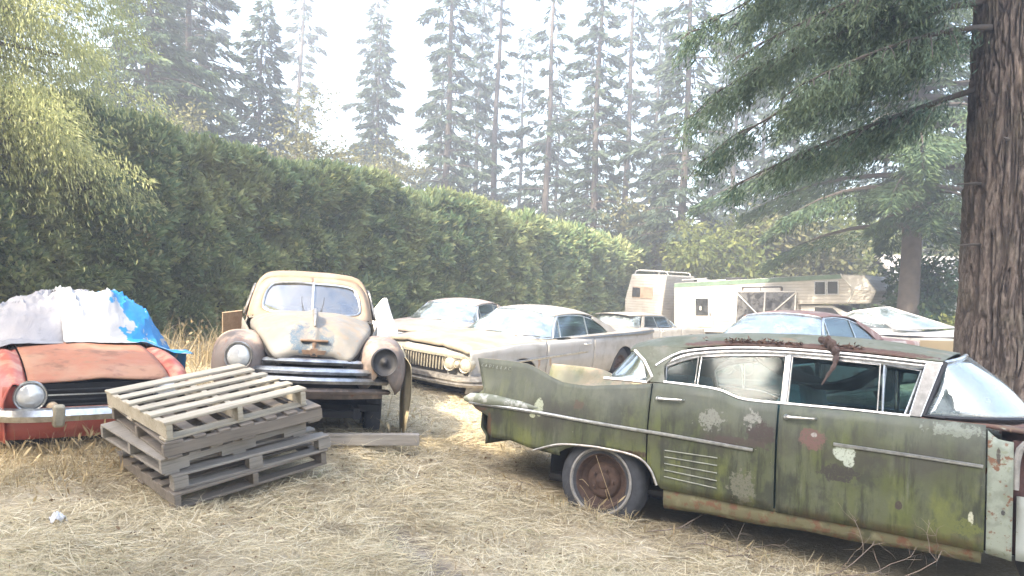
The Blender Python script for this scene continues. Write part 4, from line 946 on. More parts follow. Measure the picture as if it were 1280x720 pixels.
# ------------------------------------------------------------------ pallet stack
def pallet(label, z, dx, dy, rz, mat, kind, L=1.14, Wd=1.10, h=.118, tilt=0.):
    """deck boards run along local y... stack frame: x away-right, y away-left"""
    T = thing('pallet', label, 'pallet', (0, 0, 0), (0, 0, 0), (1, 1, 1), 'wooden pallets in one stack')
    B = Matrix.Rotation(R(44.2), 3, 'Z') @ Matrix.Rotation(R(-8.5), 3, 'Y') @ Matrix.Rotation(R(4.5), 3, 'X')
    Rl = (B @ Matrix.Rotation(R(rz), 3, 'Z') @ Matrix.Rotation(R(tilt), 3, 'Y'))
    p = Vector((-2.19, 5.08, .06)) + B @ Vector((dx, dy, z))
    T.location = p; T.rotation_euler = Rl.to_euler()
    t = .019
    m1 = M[mat]; m2 = M['pallet_pale' if mat == 'pallet_pale' else mat]
    def board(nm, c, size, m):
        b = MB(); j = lambda k: rnd.uniform(-k, k)
        n = 5; ax = 0 if size[0] > size[1] else 1
        b.box((0, 0, 0), size, Matrix.Rotation(R(j(.5)), 3, 'Z') @ Matrix.Rotation(R(j(.35)), 3, 'X' if ax else 'Y'))
        b.v = [(x+c[0]+j(.002), y+c[1]+j(.002), zz+c[2]+j(.0015)) for x, y, zz in b.v]
        return b.build(nm, m, T, 0, bevel=.003, seg=1)
    hs = h-2*t
    if kind == 'stringer':      # three stringers along y, boards along x
        for k, y in enumerate((.02, Wd/2, Wd-.02)):
            if mat == 'pallet_grey':
                # notched stringer built from three lengths and two thinner bridges
                b = MB()
                for a0, a1, zz, hh in ((0, .19, 0, hs), (.19, .42, hs*.24, hs*.52), (.42, L-.42, 0, hs), (L-.42, L-.19, hs*.24, hs*.52), (L-.19, L, 0, hs)): b.box(((a0+a1)/2, y, t+hs/2+zz), (a1-a0-.0005, .038, hh))
                b.build('stringer', m1, T, 0)
            else: board('stringer', (L/2, y, t+hs/2), (L, .04, hs), m2)
        n = 7; ws = [.135, .085, .085, .10, .085, .085, .135]
        xs = np.linspace(ws[0]/2, L-ws[-1]/2, n)
        for i in range(n): board('deck_board', (xs[i], Wd/2, h-t/2+.001), (ws[i]*rnd.uniform(.9, 1.05), Wd+rnd.uniform(-.01, .015), t), m1)
        for i in (0, 3, 6): board('bottom_board', (xs[i], Wd/2, t/2-.001), (.10, Wd, t), m1)
    else:                        # boards along x on stringers along y
        for k, x in enumerate((.03, L/2, L-.03)):
            for q, y in enumerate((.045, Wd/2, Wd-.045)) if kind == 'block' else [(0, Wd/2)]:
                if kind == 'block': board('block', (x if x > .04 else .05, y, t+hs/2), (.10, .085, hs), M['pallet_pale'] if rnd.random() < .5 else m1)
                else: board('stringer', (x, Wd/2, t+hs/2), (.042, Wd, hs), m2)
        n = 6; ws = [.12, .09, .10, .09, .10, .12]
        if kind == 'gap': n = 7; ws = [.10]*7
        ys = np.linspace(ws[0]/2, Wd-ws[-1]/2, n)
        for i in range(n):
            if kind == 'block' and i == 2: continue
            board('deck_board', (L/2, ys[i], h-t/2+.001), (L+rnd.uniform(-.01, .015), ws[i]*rnd.uniform(.92, 1.05), t), m1)
        for i in (0, n//2, n-1): board('bottom_board', (L/2, ys[i], t/2-.001), (L, .10, t), m1)
    return T
pallet('lowest weathered grey pallet of the stack, lying in the dry grass', 0, 0, 0, 0, 'pallet_dark', 'cross', 1.16, 1.12)
pallet('second pallet from the bottom of the stack, on square wooden blocks', .119, .02, .03, -3, 'pallet_grey', 'block', 1.14, 1.06)
pallet('middle pallet of the stack with notched grey side beams, pushed out to the left', .240, -.04, .06, 3, 'pallet_grey', 'stringer', 1.10, 1.08)
pallet('second pallet from the top, dark and wider than the pale one on it', .361, -.03, .02, -1.5, 'pallet_dark', 'stringer', 1.16, 1.14)
pallet('topmost pale pallet of the stack, sunlit with gaps between its boards', .481, -.01, .03, 1.5, 'pallet_pale', 'cross', 1.06, 1.10, .135)

# ------------------------------------------------------------------ motorhome, trailer, gate
siding = N('ribbed_siding', .5)
sx = siding.n('ShaderNodeSeparateXYZ', {0: siding.obj})
wv = siding.math('PINGPONG', siding.math('MULTIPLY', sx.outputs[2], 1.0), .055)
c = siding.mix(siding.step(siding.noise(1.6, 6, .6), .4, .7), (.37, .36, .335), (.28, .268, .245))
c = siding.mix(siding.math('MULTIPLY', siding.step(siding.noise(5, 5, .65, stretch=(1, 1, .15), seed=3), .55, .75), .6), c, (.24, .22, .185))
siding.col(siding.mix(siding.step(wv, .010, .003), c, (.22, .205, .18)))
siding.bump(siding.step(wv, 0, .014), .8, .012); siding = siding.m
M['green_stripe'] = plain('faded_green_stripe', (.11, .17, .12), .6, 0, .3, 4)
M['white_trim'] = plain('white_trim', (.47, .465, .445), .5, 0, .15, 6)
M['brown_blind'] = plain('brown_blind', (.30, .23, .17), .7, 0, .4, 5)
M['grey_screen'] = glass('grey_mesh_screen', (.30, .30, .30), .5, (.17, .17, .17), gl=.01)
def motorhome():
    T = thing('motorhome', 'old cream motorhome with green roof stripe and overhanging cab bed', 'motorhome', (9.92, 29.97, -.15), (R(.5), R(-2.3), R(-41.6)))
    w = 1.2
    prof = [(-3.2, .45), (-3.2, 2.42), (3.42, 2.66), (4.2, 2.60), (4.6, 2.05), (4.42, 1.62), (1.9, 1.58), (1.9, .45)]
    b = MB(); n = len(prof)
    b.add([(x, -w, z) for x, z in prof]+[(x, w, z) for x, z in prof], [tuple(range(n)), tuple(range(2*n-1, n-1, -1))]+[(i, i+n, (i+1) % n+n, (i+1) % n) for i in range(n)])
    body = b.build('body', siding, T, 0, bevel=.03)
    for s in (-1, 1):
        MB().poly([(x, s*(w+.006), z) for x, z in [(-3.18, 2.24), (3.45, 2.49), (3.42, 2.645), (-3.18, 2.405)]][::(1 if s < 0 else -1)]).build('roof_stripe', M['green_stripe'], T, 0, solid=.008)
        MB().tube([(3.42, s*(w+.01), 2.66), (3.86, s*(w+.01), 2.08), (3.66, s*(w+.01), 1.62)], .03, 6).build('corner_trim', M['white_trim'], T)
        MB().poly([(x, s*(w+.008), z) for x, z in [(3.44, 2.62), (4.18, 2.57), (4.55, 2.06), (3.86, 2.10)]][::(1 if s < 0 else -1)]).build('nose_panel', M['white_trim'], T, 0, solid=.012)
    def win(nm, x0, x1, z0, z1, gm, fm, y=-w, sub=()):
        f = MB(); o = .035
        for a, bb in (((x0, z0), (x1, z0)), ((x0, z1), (x1, z1)), ((x0, z0), (x0, z1)), ((x1, z0), (x1, z1)))+tuple(sub): f.bar((a[0], y-.012, a[1]), (bb[0], y-.012, bb[1]), .035, .05, (0, 1, 0))
        fo = f.build(nm, M[fm], T, 0)
        MB().box(((x0+x1)/2, y-.008, (z0+z1)/2), (x1-x0, .012, z1-z0)).build('pane', M[gm], fo, 0)
        return fo
    win('side_window', -.23, 1.32, 1.45, 2.22, 'brown_blind', 'rubber_seal', sub=(((.5, 1.45), (.5, 2.22)),))
    MB().box((.55, -w-.02, 2.12), (1.4, .02, .14)).build('awning_rail', M['white_trim'], T, 0)
    win('bunk_window', 2.52, 2.90, 1.93, 2.40, 'glass_dark', 'chrome'); win('bunk_window', 2.96, 3.34, 1.94, 2.41, 'glass_dark', 'chrome')
    d = MB().box((-1.92, -w-.012, 1.30), (.86, .03, 1.32)).build('entry_door', siding, T, 0, bevel=.008)
    df = MB()
    for a, bb in (((-2.36, .64), (-2.36, 1.97)), ((-1.48, .64), (-1.48, 1.97)), ((-2.36, 1.97), (-1.48, 1.97))): df.bar((a[0], -w-.03, a[1]), (bb[0], -w-.03, bb[1]), .05, .03, (0, 1, 0))
    df.build('door_frame', M['white_trim'], d, 0)
    MB().box((-1.93, -w-.034, 1.45), (.54, .02, .68)).build('door_window', M['glass_dark'], d, 0, bevel=.01)
    MB().box((-1.98, -w-.048, 1.40), (.08, .01, .16)).build('door_sticker', M['white_trim'], d, 0)
    MB().box((-1.56, -w-.05, 1.18), (.05, .04, .10)).build('handle', M['chrome'], d, 0)
    # cab
    cp = [(1.9, .45), (1.9, 1.56), (3.05, 1.55), (3.95, 1.08), (5.0, .98), (5.05, .45)]
    b = MB(); n = len(cp); ww = 1.0
    b.add([(x, -ww, z) for x, z in cp]+[(x, ww, z) for x, z in cp], [tuple(range(n)), tuple(range(2*n-1, n-1, -1))]+[(i, i+n, (i+1) % n+n, (i+1) % n) for i in range(n)])
    b.build('cab', M['white_trim'], T, 0, bevel=.05)
    for s in (-1, 1): MB().poly([(x, s*(ww+.008), z) for x, z in [(2.40, 1.14), (3.42, 1.12), (3.08, 1.45), (2.46, 1.47)]][::(1 if s < 0 else -1)]).build('cab_window', M['glass_dark'], T, 0, solid=.01)
    MB().poly([(3.12, -.9, 1.515), (3.90, -.92, 1.11), (3.90, .92, 1.11), (3.12, .9, 1.515)]).build('cab_windscreen', M['glass_hazy'], T, 0, solid=.01)
    rk = MB()
    for s in (-1, 1): rk.tube([(-3.0, s*.9, 2.55), (-1.9, s*.9, 2.6)], .02, 5)
    rk.build('roof_rail', M['white_trim'], T); MB().box((-.9, -.3, 2.55), (.7, .5, .16)).build('roof_vent', M['lamp_dark'], T, 0, bevel=.02); MB().box((-2.2, -.5, 2.5), (.45, .4, .12)).build('roof_vent', M['white_trim'], T, 0, bevel=.02)
    for s in (-1, 1):
        for x in (-1.9, 4.0): wheel(T, (x, s*.98, .36), .37, .22, s)
motorhome()
def trailer():
    T = thing('camper_trailer', 'white camper trailer with brown window and roof rails, at the hedge end behind the motorhome', 'trailer', (9.75, 30.4, -.12), (R(.5), R(1.0), R(-42.5)))
    prof = [(-5.42, .5), (-5.45, 1.4), (-5.16, 2.52), (-3.42, 2.55), (-3.62, .5)]
    w = 1.2; b = MB(); n = len(prof)
    b.add([(x, -w, z) for x, z in prof]+[(x, w, z) for x, z in prof], [tuple(range(n)), tuple(range(2*n-1, n-1, -1))]+[(i, i+n, (i+1) % n+n, (i+1) % n) for i in range(n)])
    b.build('body', siding, T, 0, bevel=.06)
    f = MB().box((-4.55, -w-.01, 1.74), (1.02, .03, .50)).build('window', M['brown_blind'], T, 0, bevel=.03)
    MB().box((-4.85, -w-.028, 1.74), (.40, .01, .40)).build('pane', M['glass_dark'], f, 0)
    r = MB()
    for s in (-1, 1): r.tube(cr([(-5.15, s*.95, 2.54), (-5.05, s*.95, 2.68), (-4.2, s*.95, 2.69), (-3.55, s*.95, 2.66), (-3.5, s*.95, 2.55)], 14), .025, 5)
    for x in (-5.0, -4.2, -3.6): r.tube([(x, -.95, 2.68), (x, .95, 2.68)], .02, 5)
    r.build('roof_rail', M['white_trim'], T)
    for s in (-1, 1): wheel(T, (-4.6, s*.95, .33), .33, .2, s)
trailer()
def gate():
    T = thing('mesh_gate', 'grey wire gate with white diagonal braces leaning in front of the motorhome', 'gate', (8.90, 28.82, -.1), (R(-6), R(-2.0), R(-41.6)))
    fr = MB(); x0, x1, z0, z1 = -.42, 1.86, .25, 2.0
    for a, b in (((x0, z0), (x1, z0)), ((x0, z1), (x1, z1)), ((x0, z0), (x0, z1)), ((x1, z0), (x1, z1)), ((.70, z0), (.70, z1))): fr.tube([(a[0], 0, a[1]), (b[0], 0, b[1])], .03, 6)
    fr.build('frame', M['white_trim'], T)
    for a, b in (((x0, z1-.05), (.66, .95)), ((x1, z1-.05), (.74, .95))): MB().tube([(a[0], -.03, a[1]), (b[0], -.03, b[1])], .025, 6).build('brace', M['white_trim'], T)
    for a, b in ((x0, .70), (.70, x1)): MB().poly([(a+.03, .01, z0), (b-.03, .01, z0), (b-.03, .01, z1), (a+.03, .01, z1)]).build('mesh_panel', M['grey_screen'], T, 0, solid=.006)
gate()

# ------------------------------------------------------------------ boat
def boat():
    T = thing('motorboat', 'white and tan motorboat with raked windscreen between the rusty hardtop and the tree trunk', 'boat', (7.25, 14.3, -.20), (0, 0, R(-38)))
    secs = []
    for x, hw, zg, zk in ((-2.6, .95, 1.32, .62), (-1.2, 1.02, 1.33, .58), (.3, 1.02, 1.35, .56), (1.4, .88, 1.39, .60), (2.4, .52, 1.44, .78), (2.95, .06, 1.47, 1.2)):
        half = [(x, hw, zg), (x, hw*1.0, zg-.07), (x-.02, hw*.97, zg-.20), (x-.1, hw*.90, zk+.28), (x-.12, hw*.6, zk+.1), (x-.15, 0, zk)]
        secs.append(half+[(a, -b, c) for a, b, c in half[-2::-1]])
    hm = N('boat_hull_paint', .3); sx_ = hm.n('ShaderNodeSeparateXYZ', {0: hm.obj})
    cc = hm.mix(hm.step(hm.math('SUBTRACT', sx_.outputs[2], hm.math('MULTIPLY', sx_.outputs[0], .04)), 1.215, 1.225), (.40, .33, .22), (.60, .60, .58))
    cc = hm.mix(hm.step(hm.noise(4, 6, .65, stretch=(1, 1, .3)), .52, .72), cc, (.36, .34, .30)); hm.col(cc)
    MB().grid(loft(secs, 33, 26, True), flip=True).build('hull', hm.m, T, 40, solid=.02)
    G = np.array([[(x, k*hw, z+.09*(1-k*k)*(1 if x > .4 else .1)) for k in np.linspace(-1, 1, 13)] for x, hw, z in ((.35, 1.0, 1.345), (1.4, .86, 1.385), (2.4, .5, 1.435), (2.93, .05, 1.468))])
    MB().grid(G).build('foredeck', M['white_trim'], T, 50, solid=.02)
    MB().grid(np.array([[(x, k*.99, 1.325-.25*(abs(k) < .85)) for k in (-1, -.86, -.84, .84, .86, 1)] for x in (-2.6, .35)])).build('side_deck', M['white_trim'], T, 30, solid=.02)
    # raked wrap windscreen
    bt = [(-1.1, -.95, 1.36), (.2, -.92, 1.40), (.75, -.6, 1.45), (.95, 0, 1.47)]; tp = [(-1.0, -.93, 1.44), (-.55, -.86, 1.68), (-.2, -.52, 1.76), (-.12, 0, 1.78)]
    full = lambda L: L+[(x, -y, z) for x, y, z in L[-2::-1]]
    G = np.stack([lin(full(bt), 25), lin(full(tp), 25)])
    w = MB().grid(G).build('windscreen', M['glass_hazy'], T, 40, solid=.008)
    MB().tube(G[1], .022, 6).tube(G[0], .015, 6).build('windscreen_frame', M['white_trim'], w)
    for k in (6, 18, 12): MB().bar(tuple(G[0][k]), tuple(G[1][k]), .07 if k != 12 else .04, .03).build('windscreen_post', M['white_trim'], w)
    MB().tube(lin([(-2.6, -.97, 1.27), (.3, -1.03, 1.29), (1.4, -.9, 1.33), (2.4, -.54, 1.38), (2.93, -.08, 1.42)], 20), .02, 6).build('rub_rail', M['lamp_dark'], T)
    # faint slanted lettering strokes near the bow
    for k in range(6):
        x = 1.25+.11*k; y = -(.93-.19*(x-1.25))
        MB().bar((x, y, 1.15+.03*x*.3), (x+.035, y, 1.215+.03*x*.3), .012, .012, (0, 1, 0)).build('lettering', M['lamp_dark'], T, 0)
    # cradle
    tr = MB()
    for y in (-.5, .5): tr.bar((-2.4, y, .50), (2.2, y, .52), .07, .09)
    for x in (-1.6, 1.4): tr.bar((x, -.9, .42), (x, .9, .42), .07, .09)
    tr.bar((2.1, 0, .5), (3.3, 0, .5), .07, .09); tr.build('trailer_frame', M['rust'], T, 0)
    for s in (-1, 1): wheel(T, (-1.2, s*1.0, .30), .3, .18, s)
boat()

# ------------------------------------------------------------------ house at the far right
def house():
    T = thing('house', 'low grey house with pale roof edge seen past the bush by the trunk', 'house', (19.2, 36.5, -.45), (0, 0, R(-8)))
    MB().box((6, 3.5, 1.35), (12, 7, 2.7)).build('wall', plain('grey_house_wall', (.30, .31, .29), .85, 0, .25, 2), T, 0)
    rm = plain('grey_shingles', (.34, .33, .31), .9, 0, .35, 4)
    MB().add([(-.6, -.7, 2.75), (12.6, -.7, 2.75), (12.6, 3.5, 4.6), (-.6, 3.5, 4.6), (-.6, 7.7, 2.75), (12.6, 7.7, 2.75)], [(0, 1, 2, 3), (3, 2, 5, 4)]).build('roof', rm, T, 0, solid=.18)
    MB().box((6, -.74, 2.72), (13.2, .05, .22)).build('fascia', M['white_trim'], T, 0)
    MB().box((.9, -.02, .95), (1.5, .08, 1.3)).build('garage_door', M['white_trim'], T, 0)
    MB().box((3.6, -.02, 1.6), (1.3, .06, .9)).build('window', M['glass_dark'], T, 0)
house()

# ------------------------------------------------------------------ small things
def sheet():
    """white sheet draped over something upright, then a ragged cloth on the rounded sedan"""
    th = np.linspace(0, 2*math.pi, 90, endpoint=False); G = []
    for r0, z in ((.02, 1.46), (.07, 1.44), (.13, 1.37), (.24, 1.20), (.38, 1.0), (.44, .75), (.48, .4), (.52, .1), (.54, -.05)):
        fold = .02+.09*(1.45-z)
        G.append([(math.cos(t)*r0*1.25*(1+.22*math.sin(2*t+z*3)+fold*math.sin(7*t+z)+fold*.5*math.sin(13*t+2)), math.sin(t)*r0*(1+fold*math.sin(9*t+1)), z+.03*math.sin(3*t)) for t in th])
    G = np.array([cr(np.array(G)[:, k], 30) for k in range(90)]).transpose(1, 0, 2)
    o = MB().grid(G, closed=True).build('dust_sheet', plain('white_sheet', (.72, .71, .68), .8, 0, .06, 3, .3, 8), None, 50, solid=.006)
    o.location = (-2.10, 11.5, float(gz(-2.10, 11.5))); o.scale = (.5, .6, .88); o.rotation_euler = (0, R(9), R(25)); tag(o, 'white sheet draped upright between the rounded sedan and the white hardtops', 'sheet')
    T = bpy.data.objects['rounded_sedan']
    # yellowed ragged strip by the fender
    xs = np.linspace(1.6, 2.02, 14); G = []
    for x in xs:
        low = .05+.22*abs(math.sin(x*13))*(.4+.6*abs(math.sin(x*5)))
        G.append(cr([(x, .90+.02*math.sin(x*19), .98-.10*(x > 1.9)), (x, .96+.02*math.sin(x*23), .80), (x+.02, .965+.03*math.sin(x*29), .5), (x, .96, low)], 16))
    o = MB().grid(np.array(G)).build('ragged_cloth', plain('yellowed_cloth', (.50, .43, .28), .9, 0, .25, 8, .4, 12), None, 45, solid=.005)
    o.location = T.location; o.rotation_euler = T.rotation_euler; o.scale = T.scale
    tag(o, 'yellowed ragged cloth hanging beside the empty headlamp of the rounded sedan', 'cloth')
sheet()
def ground_thing(o, x, y, dz=0): o.location = (x, y, float(gz(x, y))+dz); return o
b = MB().box((0, 0, 0), (1.3, .09, .10)); bm_ = b.build('timber_beam', M['pallet_grey'], None, 0, bevel=.006)
ground_thing(bm_, -1.42, 6.75, .085); bm_.rotation_euler = (0, 0, R(12)); tag(bm_, 'grey timber beam lying in front of the rounded sedan', 'beam')
b = MB().box((0, 0, 0), (.03, .24, 1.05)); pl = b.build('plank', M['plank'], None, 0, bevel=.004)
pl.location = (-3.46, 9.5, .72); pl.rotation_euler = (R(8), R(16), R(-50)); tag(pl, 'brown plank leaning against the flank of the rounded sedan by the hedge', 'plank')
# litter
def litter(name, label, x, y, r, mat):
    th = np.linspace(0, 2*math.pi, 22, endpoint=False); G = []
    for k in np.linspace(.05, 1, 6):
        G.append([(r*k*math.cos(t)*(1+.3*math.sin(3*t)), r*k*math.sin(t)*.7, .035*float(vnoise((5*k*math.cos(t)+x, 5*k*math.sin(t), y)))+.05*(1-k)+.05) for t in th])
    o = MB().grid(np.array(G), closed=True).build(name, mat, None, 30, solid=.002); ground_thing(o, x, y); return tag(o, label, 'litter')
litter('plastic_scrap', 'crumpled white plastic scrap on the straw at the lower left', -2.78, 4.75, .05, plain('white_plastic', (.68, .69, .72), .4, 0, .1))
# strip of bark hanging from the green sedan roof
S = bpy.data.objects['finned_sedan']
Lp = lambda x, y, z: S.matrix_basis @ Vector((x, y, z))
bpy.context.view_layer.update()
pts = [(1.60, -.60, 1.585), (1.68, -.66, 1.56), (1.735, -.715, 1.48), (1.73, -.745, 1.40), (1.69, -.765, 1.32), (1.655, -.775, 1.25)]
bs = MB().tube(cr([tuple(Lp(*p)) for p in pts], 24), np.interp(np.linspace(0, 1, 24), [0, .2, .5, .8, 1], [.02, .045, .03, .018, .006])*(1+.25*np.sin(np.arange(24)*2.1)), 7, .6)
o = bs.build('bark_strip', M['twig_dark'] if 'twig_dark' in M else plain('dark_bark_strip', (.09, .06, .05), .95, 0, .5, 20, .6), None, 30); tag(o, 'dark strip of bark hanging from the roof edge over the green sedan front window', 'bark')
def moss_clump():
    V = []
    n = 900; x = rng.uniform(.75, 2.1, n); y = -.62+rng.normal(0, .022, n); z = 1.535+rng.normal(0, .008, n)
    P = np.array([tuple(Lp(a, b_, c_)) for a, b_, c_ in zip(x, y, z)])
    k = (vnoise(np.stack([x*7, 0*x, 0*x], -1)) > -.15); P = P[k]
    A = rng.normal(size=(len(P), 3))*np.array([1, 1, .35]); o = quads('needle_litter', cards(P, A, rng.uniform(.02, .05, len(P)), .012), plain('brown_needle_litter', (.13, .075, .05), .95, 0, .5, 30))
    tag(o, 'brown needle litter along the roof edge of the green sedan', 'needles', kind='stuff')
moss_clump()
# ------------------------------------------------------------------ ground sheet
def axis(c0, c1, step, far):
    a = list(np.arange(c0, c1+1e-6, step)); s = step
    lo, hi = [c0], [c1]
    while hi[-1] < far: s *= 1.16; hi.append(hi[-1]+s); lo.append(lo[-1]-s)
    return np.array(lo[:0:-1]+a+hi[1:])
gx = axis(-5.5, 6, .055, 115); gy = axis(2.5, 10.5, .055, 115)
X, Y = np.meshgrid(gx, gy, indexing='ij')
Z = gz(X, Y)
g = MB().grid(np.stack([X, Y, Z], -1)).build('ground', M['ground'], None, 60)
g['kind'] = 'structure'
at = g.data.attributes.new('bare', 'FLOAT', 'POINT'); at.data.foreach_set('value', np.clip(soil(X, Y), 0, 1).astype(np.float32).ravel())

# ------------------------------------------------------------------ straw
bpy.context.view_layer.update()
FOOT = [('finned_sedan', -1.0, 3.4, -.55, .8), ('rounded_sedan', -2.4, 1.75, -.6, .6), ('red_roadster', -1.9, 1.6, -.6, .6)]
for nme in ('hardtop_car', 'hardtop_car.001', 'hardtop_car.002', 'hardtop_car.003'): FOOT.append((nme, -2.6, 2.3, -.75, .75))
def under(x, y):
    m = np.zeros(x.shape, bool)
    for nme, a, b, c, d in FOOT:
        o = bpy.data.objects[nme]; I = np.array(o.matrix_world.inverted()); z = np.full(x.shape, o.location.z)
        lx = I[0, 0]*x+I[0, 1]*y+I[0, 2]*z+I[0, 3]; ly = I[1, 0]*x+I[1, 1]*y+I[1, 2]*z+I[1, 3]
        m |= (lx > a) & (lx < b) & (ly > c) & (ly < d)
    o = bpy.data.objects['pallet']; I = np.array(o.matrix_world.inverted())
    lx = I[0, 0]*x+I[0, 1]*y+I[0, 3]; ly = I[1, 0]*x+I[1, 1]*y+I[1, 3]
    m |= (lx > .05) & (lx < 1.1) & (ly > .05) & (ly < 1.05)
    return m
def blades(P, L, W, yaw, el, curl, k=4, twist=.5, floor=True):
    n = len(P); t = np.linspace(0, 1, k)[None, :, None]
    D = np.stack([np.cos(yaw)*np.cos(el), np.sin(yaw)*np.cos(el), np.sin(el)], -1)[:, None]
    bend = np.stack([-np.sin(yaw), np.cos(yaw), 0*yaw], -1)[:, None]*rng.normal(0, .18, (n, 1, 1))
    C_ = P[:, None]+D*L[:, None, None]*t+bend*L[:, None, None]*t*t
    C_[..., 2] -= (curl*L)[:, None]*t[..., 0]**2
    if floor: C_[..., 2] = np.maximum(C_[..., 2], (P[:, 2]-.012)[:, None]+.004)
    S = norm(np.stack([-np.sin(yaw), np.cos(yaw), rng.normal(0, twist, n)], -1))[:, None]
    w = W[:, None, None]*(1-.75*t**1.5)*.5
    return np.stack([C_-S*w, C_+S*w], 2)
def scatter_polar(n, d0, d1, pw, a0=-.86, a1=.86):
    a = rng.uniform(a0, a1, n); u = rng.uniform(0, 1, n); e = 2-pw
    d = (d0**e+(d1**e-d0**e)*u)**(1/e)
    return d*np.sin(a), d*np.cos(a)
def make_straw(n):
    x, y = scatter_polar(n, 3.0, 26, 1.9)
    cl = vnoise(np.stack([x*1.3, y*1.3, 0*x+9], -1)); keep = (soil(x, y) < rng.uniform(.1, 1.2, n)) & (rng.uniform(-.9, .9, n) < 1.0*cl+.72) & ~under(x, y) & (y > 2)
    x, y = x[keep], y[keep]; n = len(x); z = gz(x, y)
    d = np.hypot(x, y)
    fl = vnoise(np.stack([x*.6, y*.6, 0*x+2], -1))*4+vnoise(np.stack([x*2.3, y*2.3, 0*x+2], -1))*2
    yaw = fl+rng.normal(0, .75, n)+rng.choice([0, math.pi], n)*.6
    el = np.abs(rng.normal(0, .20, n))+.03; up = rng.uniform(0, 1, n) < .06; el[up] = rng.uniform(.5, 1.3, up.sum())
    L = rng.uniform(.07, .27, n)*(1+.3*cl[keep])*np.where(up, .55, 1); Wd = rng.uniform(.0022, .0048, n)*np.clip(d/4.6, 1, 5)
    P = np.stack([x, y, z+rng.uniform(0, .04, n)], -1)
    V = blades(P, L, Wd, yaw, el, rng.uniform(.05, .5, n))
    o = strips('straw', V, M['straw']); tag(o, 'matted dry straw and dead grass covering the yard', 'straw', kind='stuff')
make_straw(430000)
def leaf_litter():
    n = 9000; x, y = scatter_polar(n, 3.1, 16, 1.6); cl = vnoise(np.stack([x*1.1, y*1.1, 0*x+31], -1)); k = (cl > rng.uniform(-.5, .9, n)) & ~under(x, y) & (y > 2); x, y = x[k], y[k]; n = len(x)
    o = quads('leaf_litter', cards(np.stack([x, y, gz(x, y)+rng.uniform(.004, .045, n)], -1), rng.normal(size=(n, 3))*np.array([1, 1, .3]), rng.uniform(.015, .045, n), rng.uniform(.008, .022, n)), plain('brown_leaf_litter', (.17, .115, .065), .9, 0, .5, 20)); tag(o, 'small brown leaves and bits scattered over the dry straw', 'leaf litter', kind='stuff')
leaf_litter()
def tall(name, label, spots):
    VV = []
    for (cx, cy, rx, ry, n, h0, h1, lean, w) in spots:
        a = rng.uniform(0, 2*math.pi, n); r = np.sqrt(rng.uniform(0, 1, n)); x = cx+rx*r*np.cos(a); y = cy+ry*r*np.sin(a)
        L = rng.uniform(h0, h1, n); el = np.clip(rng.normal(1.35-lean, .22+lean*.25, n), .15, 1.55)
        VV.append(blades(np.stack([x, y, gz(x, y)-.01], -1), L, np.full(n, w)*rng.uniform(.6, 1.3, n), rng.uniform(0, 2*math.pi, n), el, rng.uniform(.1, .75, n), 6, .6, False))
        # seed heads on some stalks
        m = max(1, n//6); i = rng.integers(0, n, m); tip = VV[-1][i, -1].mean(1)
        A = np.stack([rng.normal(0, .5, m), rng.normal(0, .5, m), np.full(m, 1.)], -1)
        q = cards(tip-np.array([0, 0, .04]), A, rng.uniform(.05, .11, m), w*3.2)
        # as ribbons of six pairs
        t = np.linspace(0, 1, 6)[None, :, None]; ax = q[:, 0:1]+(q[:, 2:3]-q[:, 0:1])*t; sd = (q[:, 1:2]-q[:, 3:4])*.5*np.sin(t*math.pi)
        VV.append(np.stack([ax-sd, ax+sd], 2))
    o = strips(name, np.concatenate(VV), M['tall']); return tag(o, label, 'grass', kind='stuff')
sp = []
for k in range(60): sp.append((rng.uniform(-4.5, -2.75), rng.uniform(5.3, 6.5), .20, .16, 44, .18, .5, .55, .0055))
for k in range(18): sp.append((rng.uniform(-4.9, -3.9), rng.uniform(5.8, 6.8), .18, .14, 26, .3, .62, .4, .006))
tall('tall_grass', 'tall bent yellow grass in front of the red roadster', sp)
sp = []
for k in range(16): sp.append((rng.uniform(-6.9, -4.6), rng.uniform(11.3, 13.6), .35, .25, 26, .5, 1.15, .15, .014))
for k in range(22): sp.append((rng.uniform(-7.6, -4.0), rng.uniform(11.2, 15.6), .5, .4, 26, .3, .7, .3, .016))
tall('tall_grass', 'tall dry grass stalks at the foot of the hedge left of the rounded sedan', sp)
sp = [(-.75, 7.1, .5, .3, 70, .2, .45, .6, .007), (-1.3, 7.35, .5, .3, 50, .2, .45, .6, .007), (-2.0, 6.5, .4, .2, 40, .15, .35, .5, .006), (.1, 7.6, .4, .3, 40, .15, .4, .5, .007), (-3.3, 7.6, .5, .5, 80, .2, .45, .5, .008)]
for k in range(8): sp.append((rng.uniform(-1.9, -.9), rng.uniform(7.6, 8.6), .3, .3, 20, .2, .45, .5, .008))
tall('tall_grass', 'loose dry stalks between the rounded sedan and the white hardtop', sp)
S = bpy.data.objects['finned_sedan']
sp = []
for lx in np.linspace(-1.0, 3.2, 30):
    p = S.matrix_world @ Vector((lx, -.86-rng.uniform(-.05, .12), 0)); sp.append((p.x, p.y, .14, .08, 16, .08, .24, .45, .0045))
for lx in (-.55, -.45, -.38, .0, .1, .32): 
    p = S.matrix_world @ Vector((lx, -.92, 0)); sp.append((p.x, p.y, .10, .06, 16, .15, .38, .4, .0045))
for k in range(30): sp.append((rng.uniform(-.55, .25), rng.uniform(4.25, 5.5), .10, .08, 9, .06, .16, .6, .004))
tall('tall_grass', 'dry grass standing along the sill and sunk wheel of the green sedan', sp)
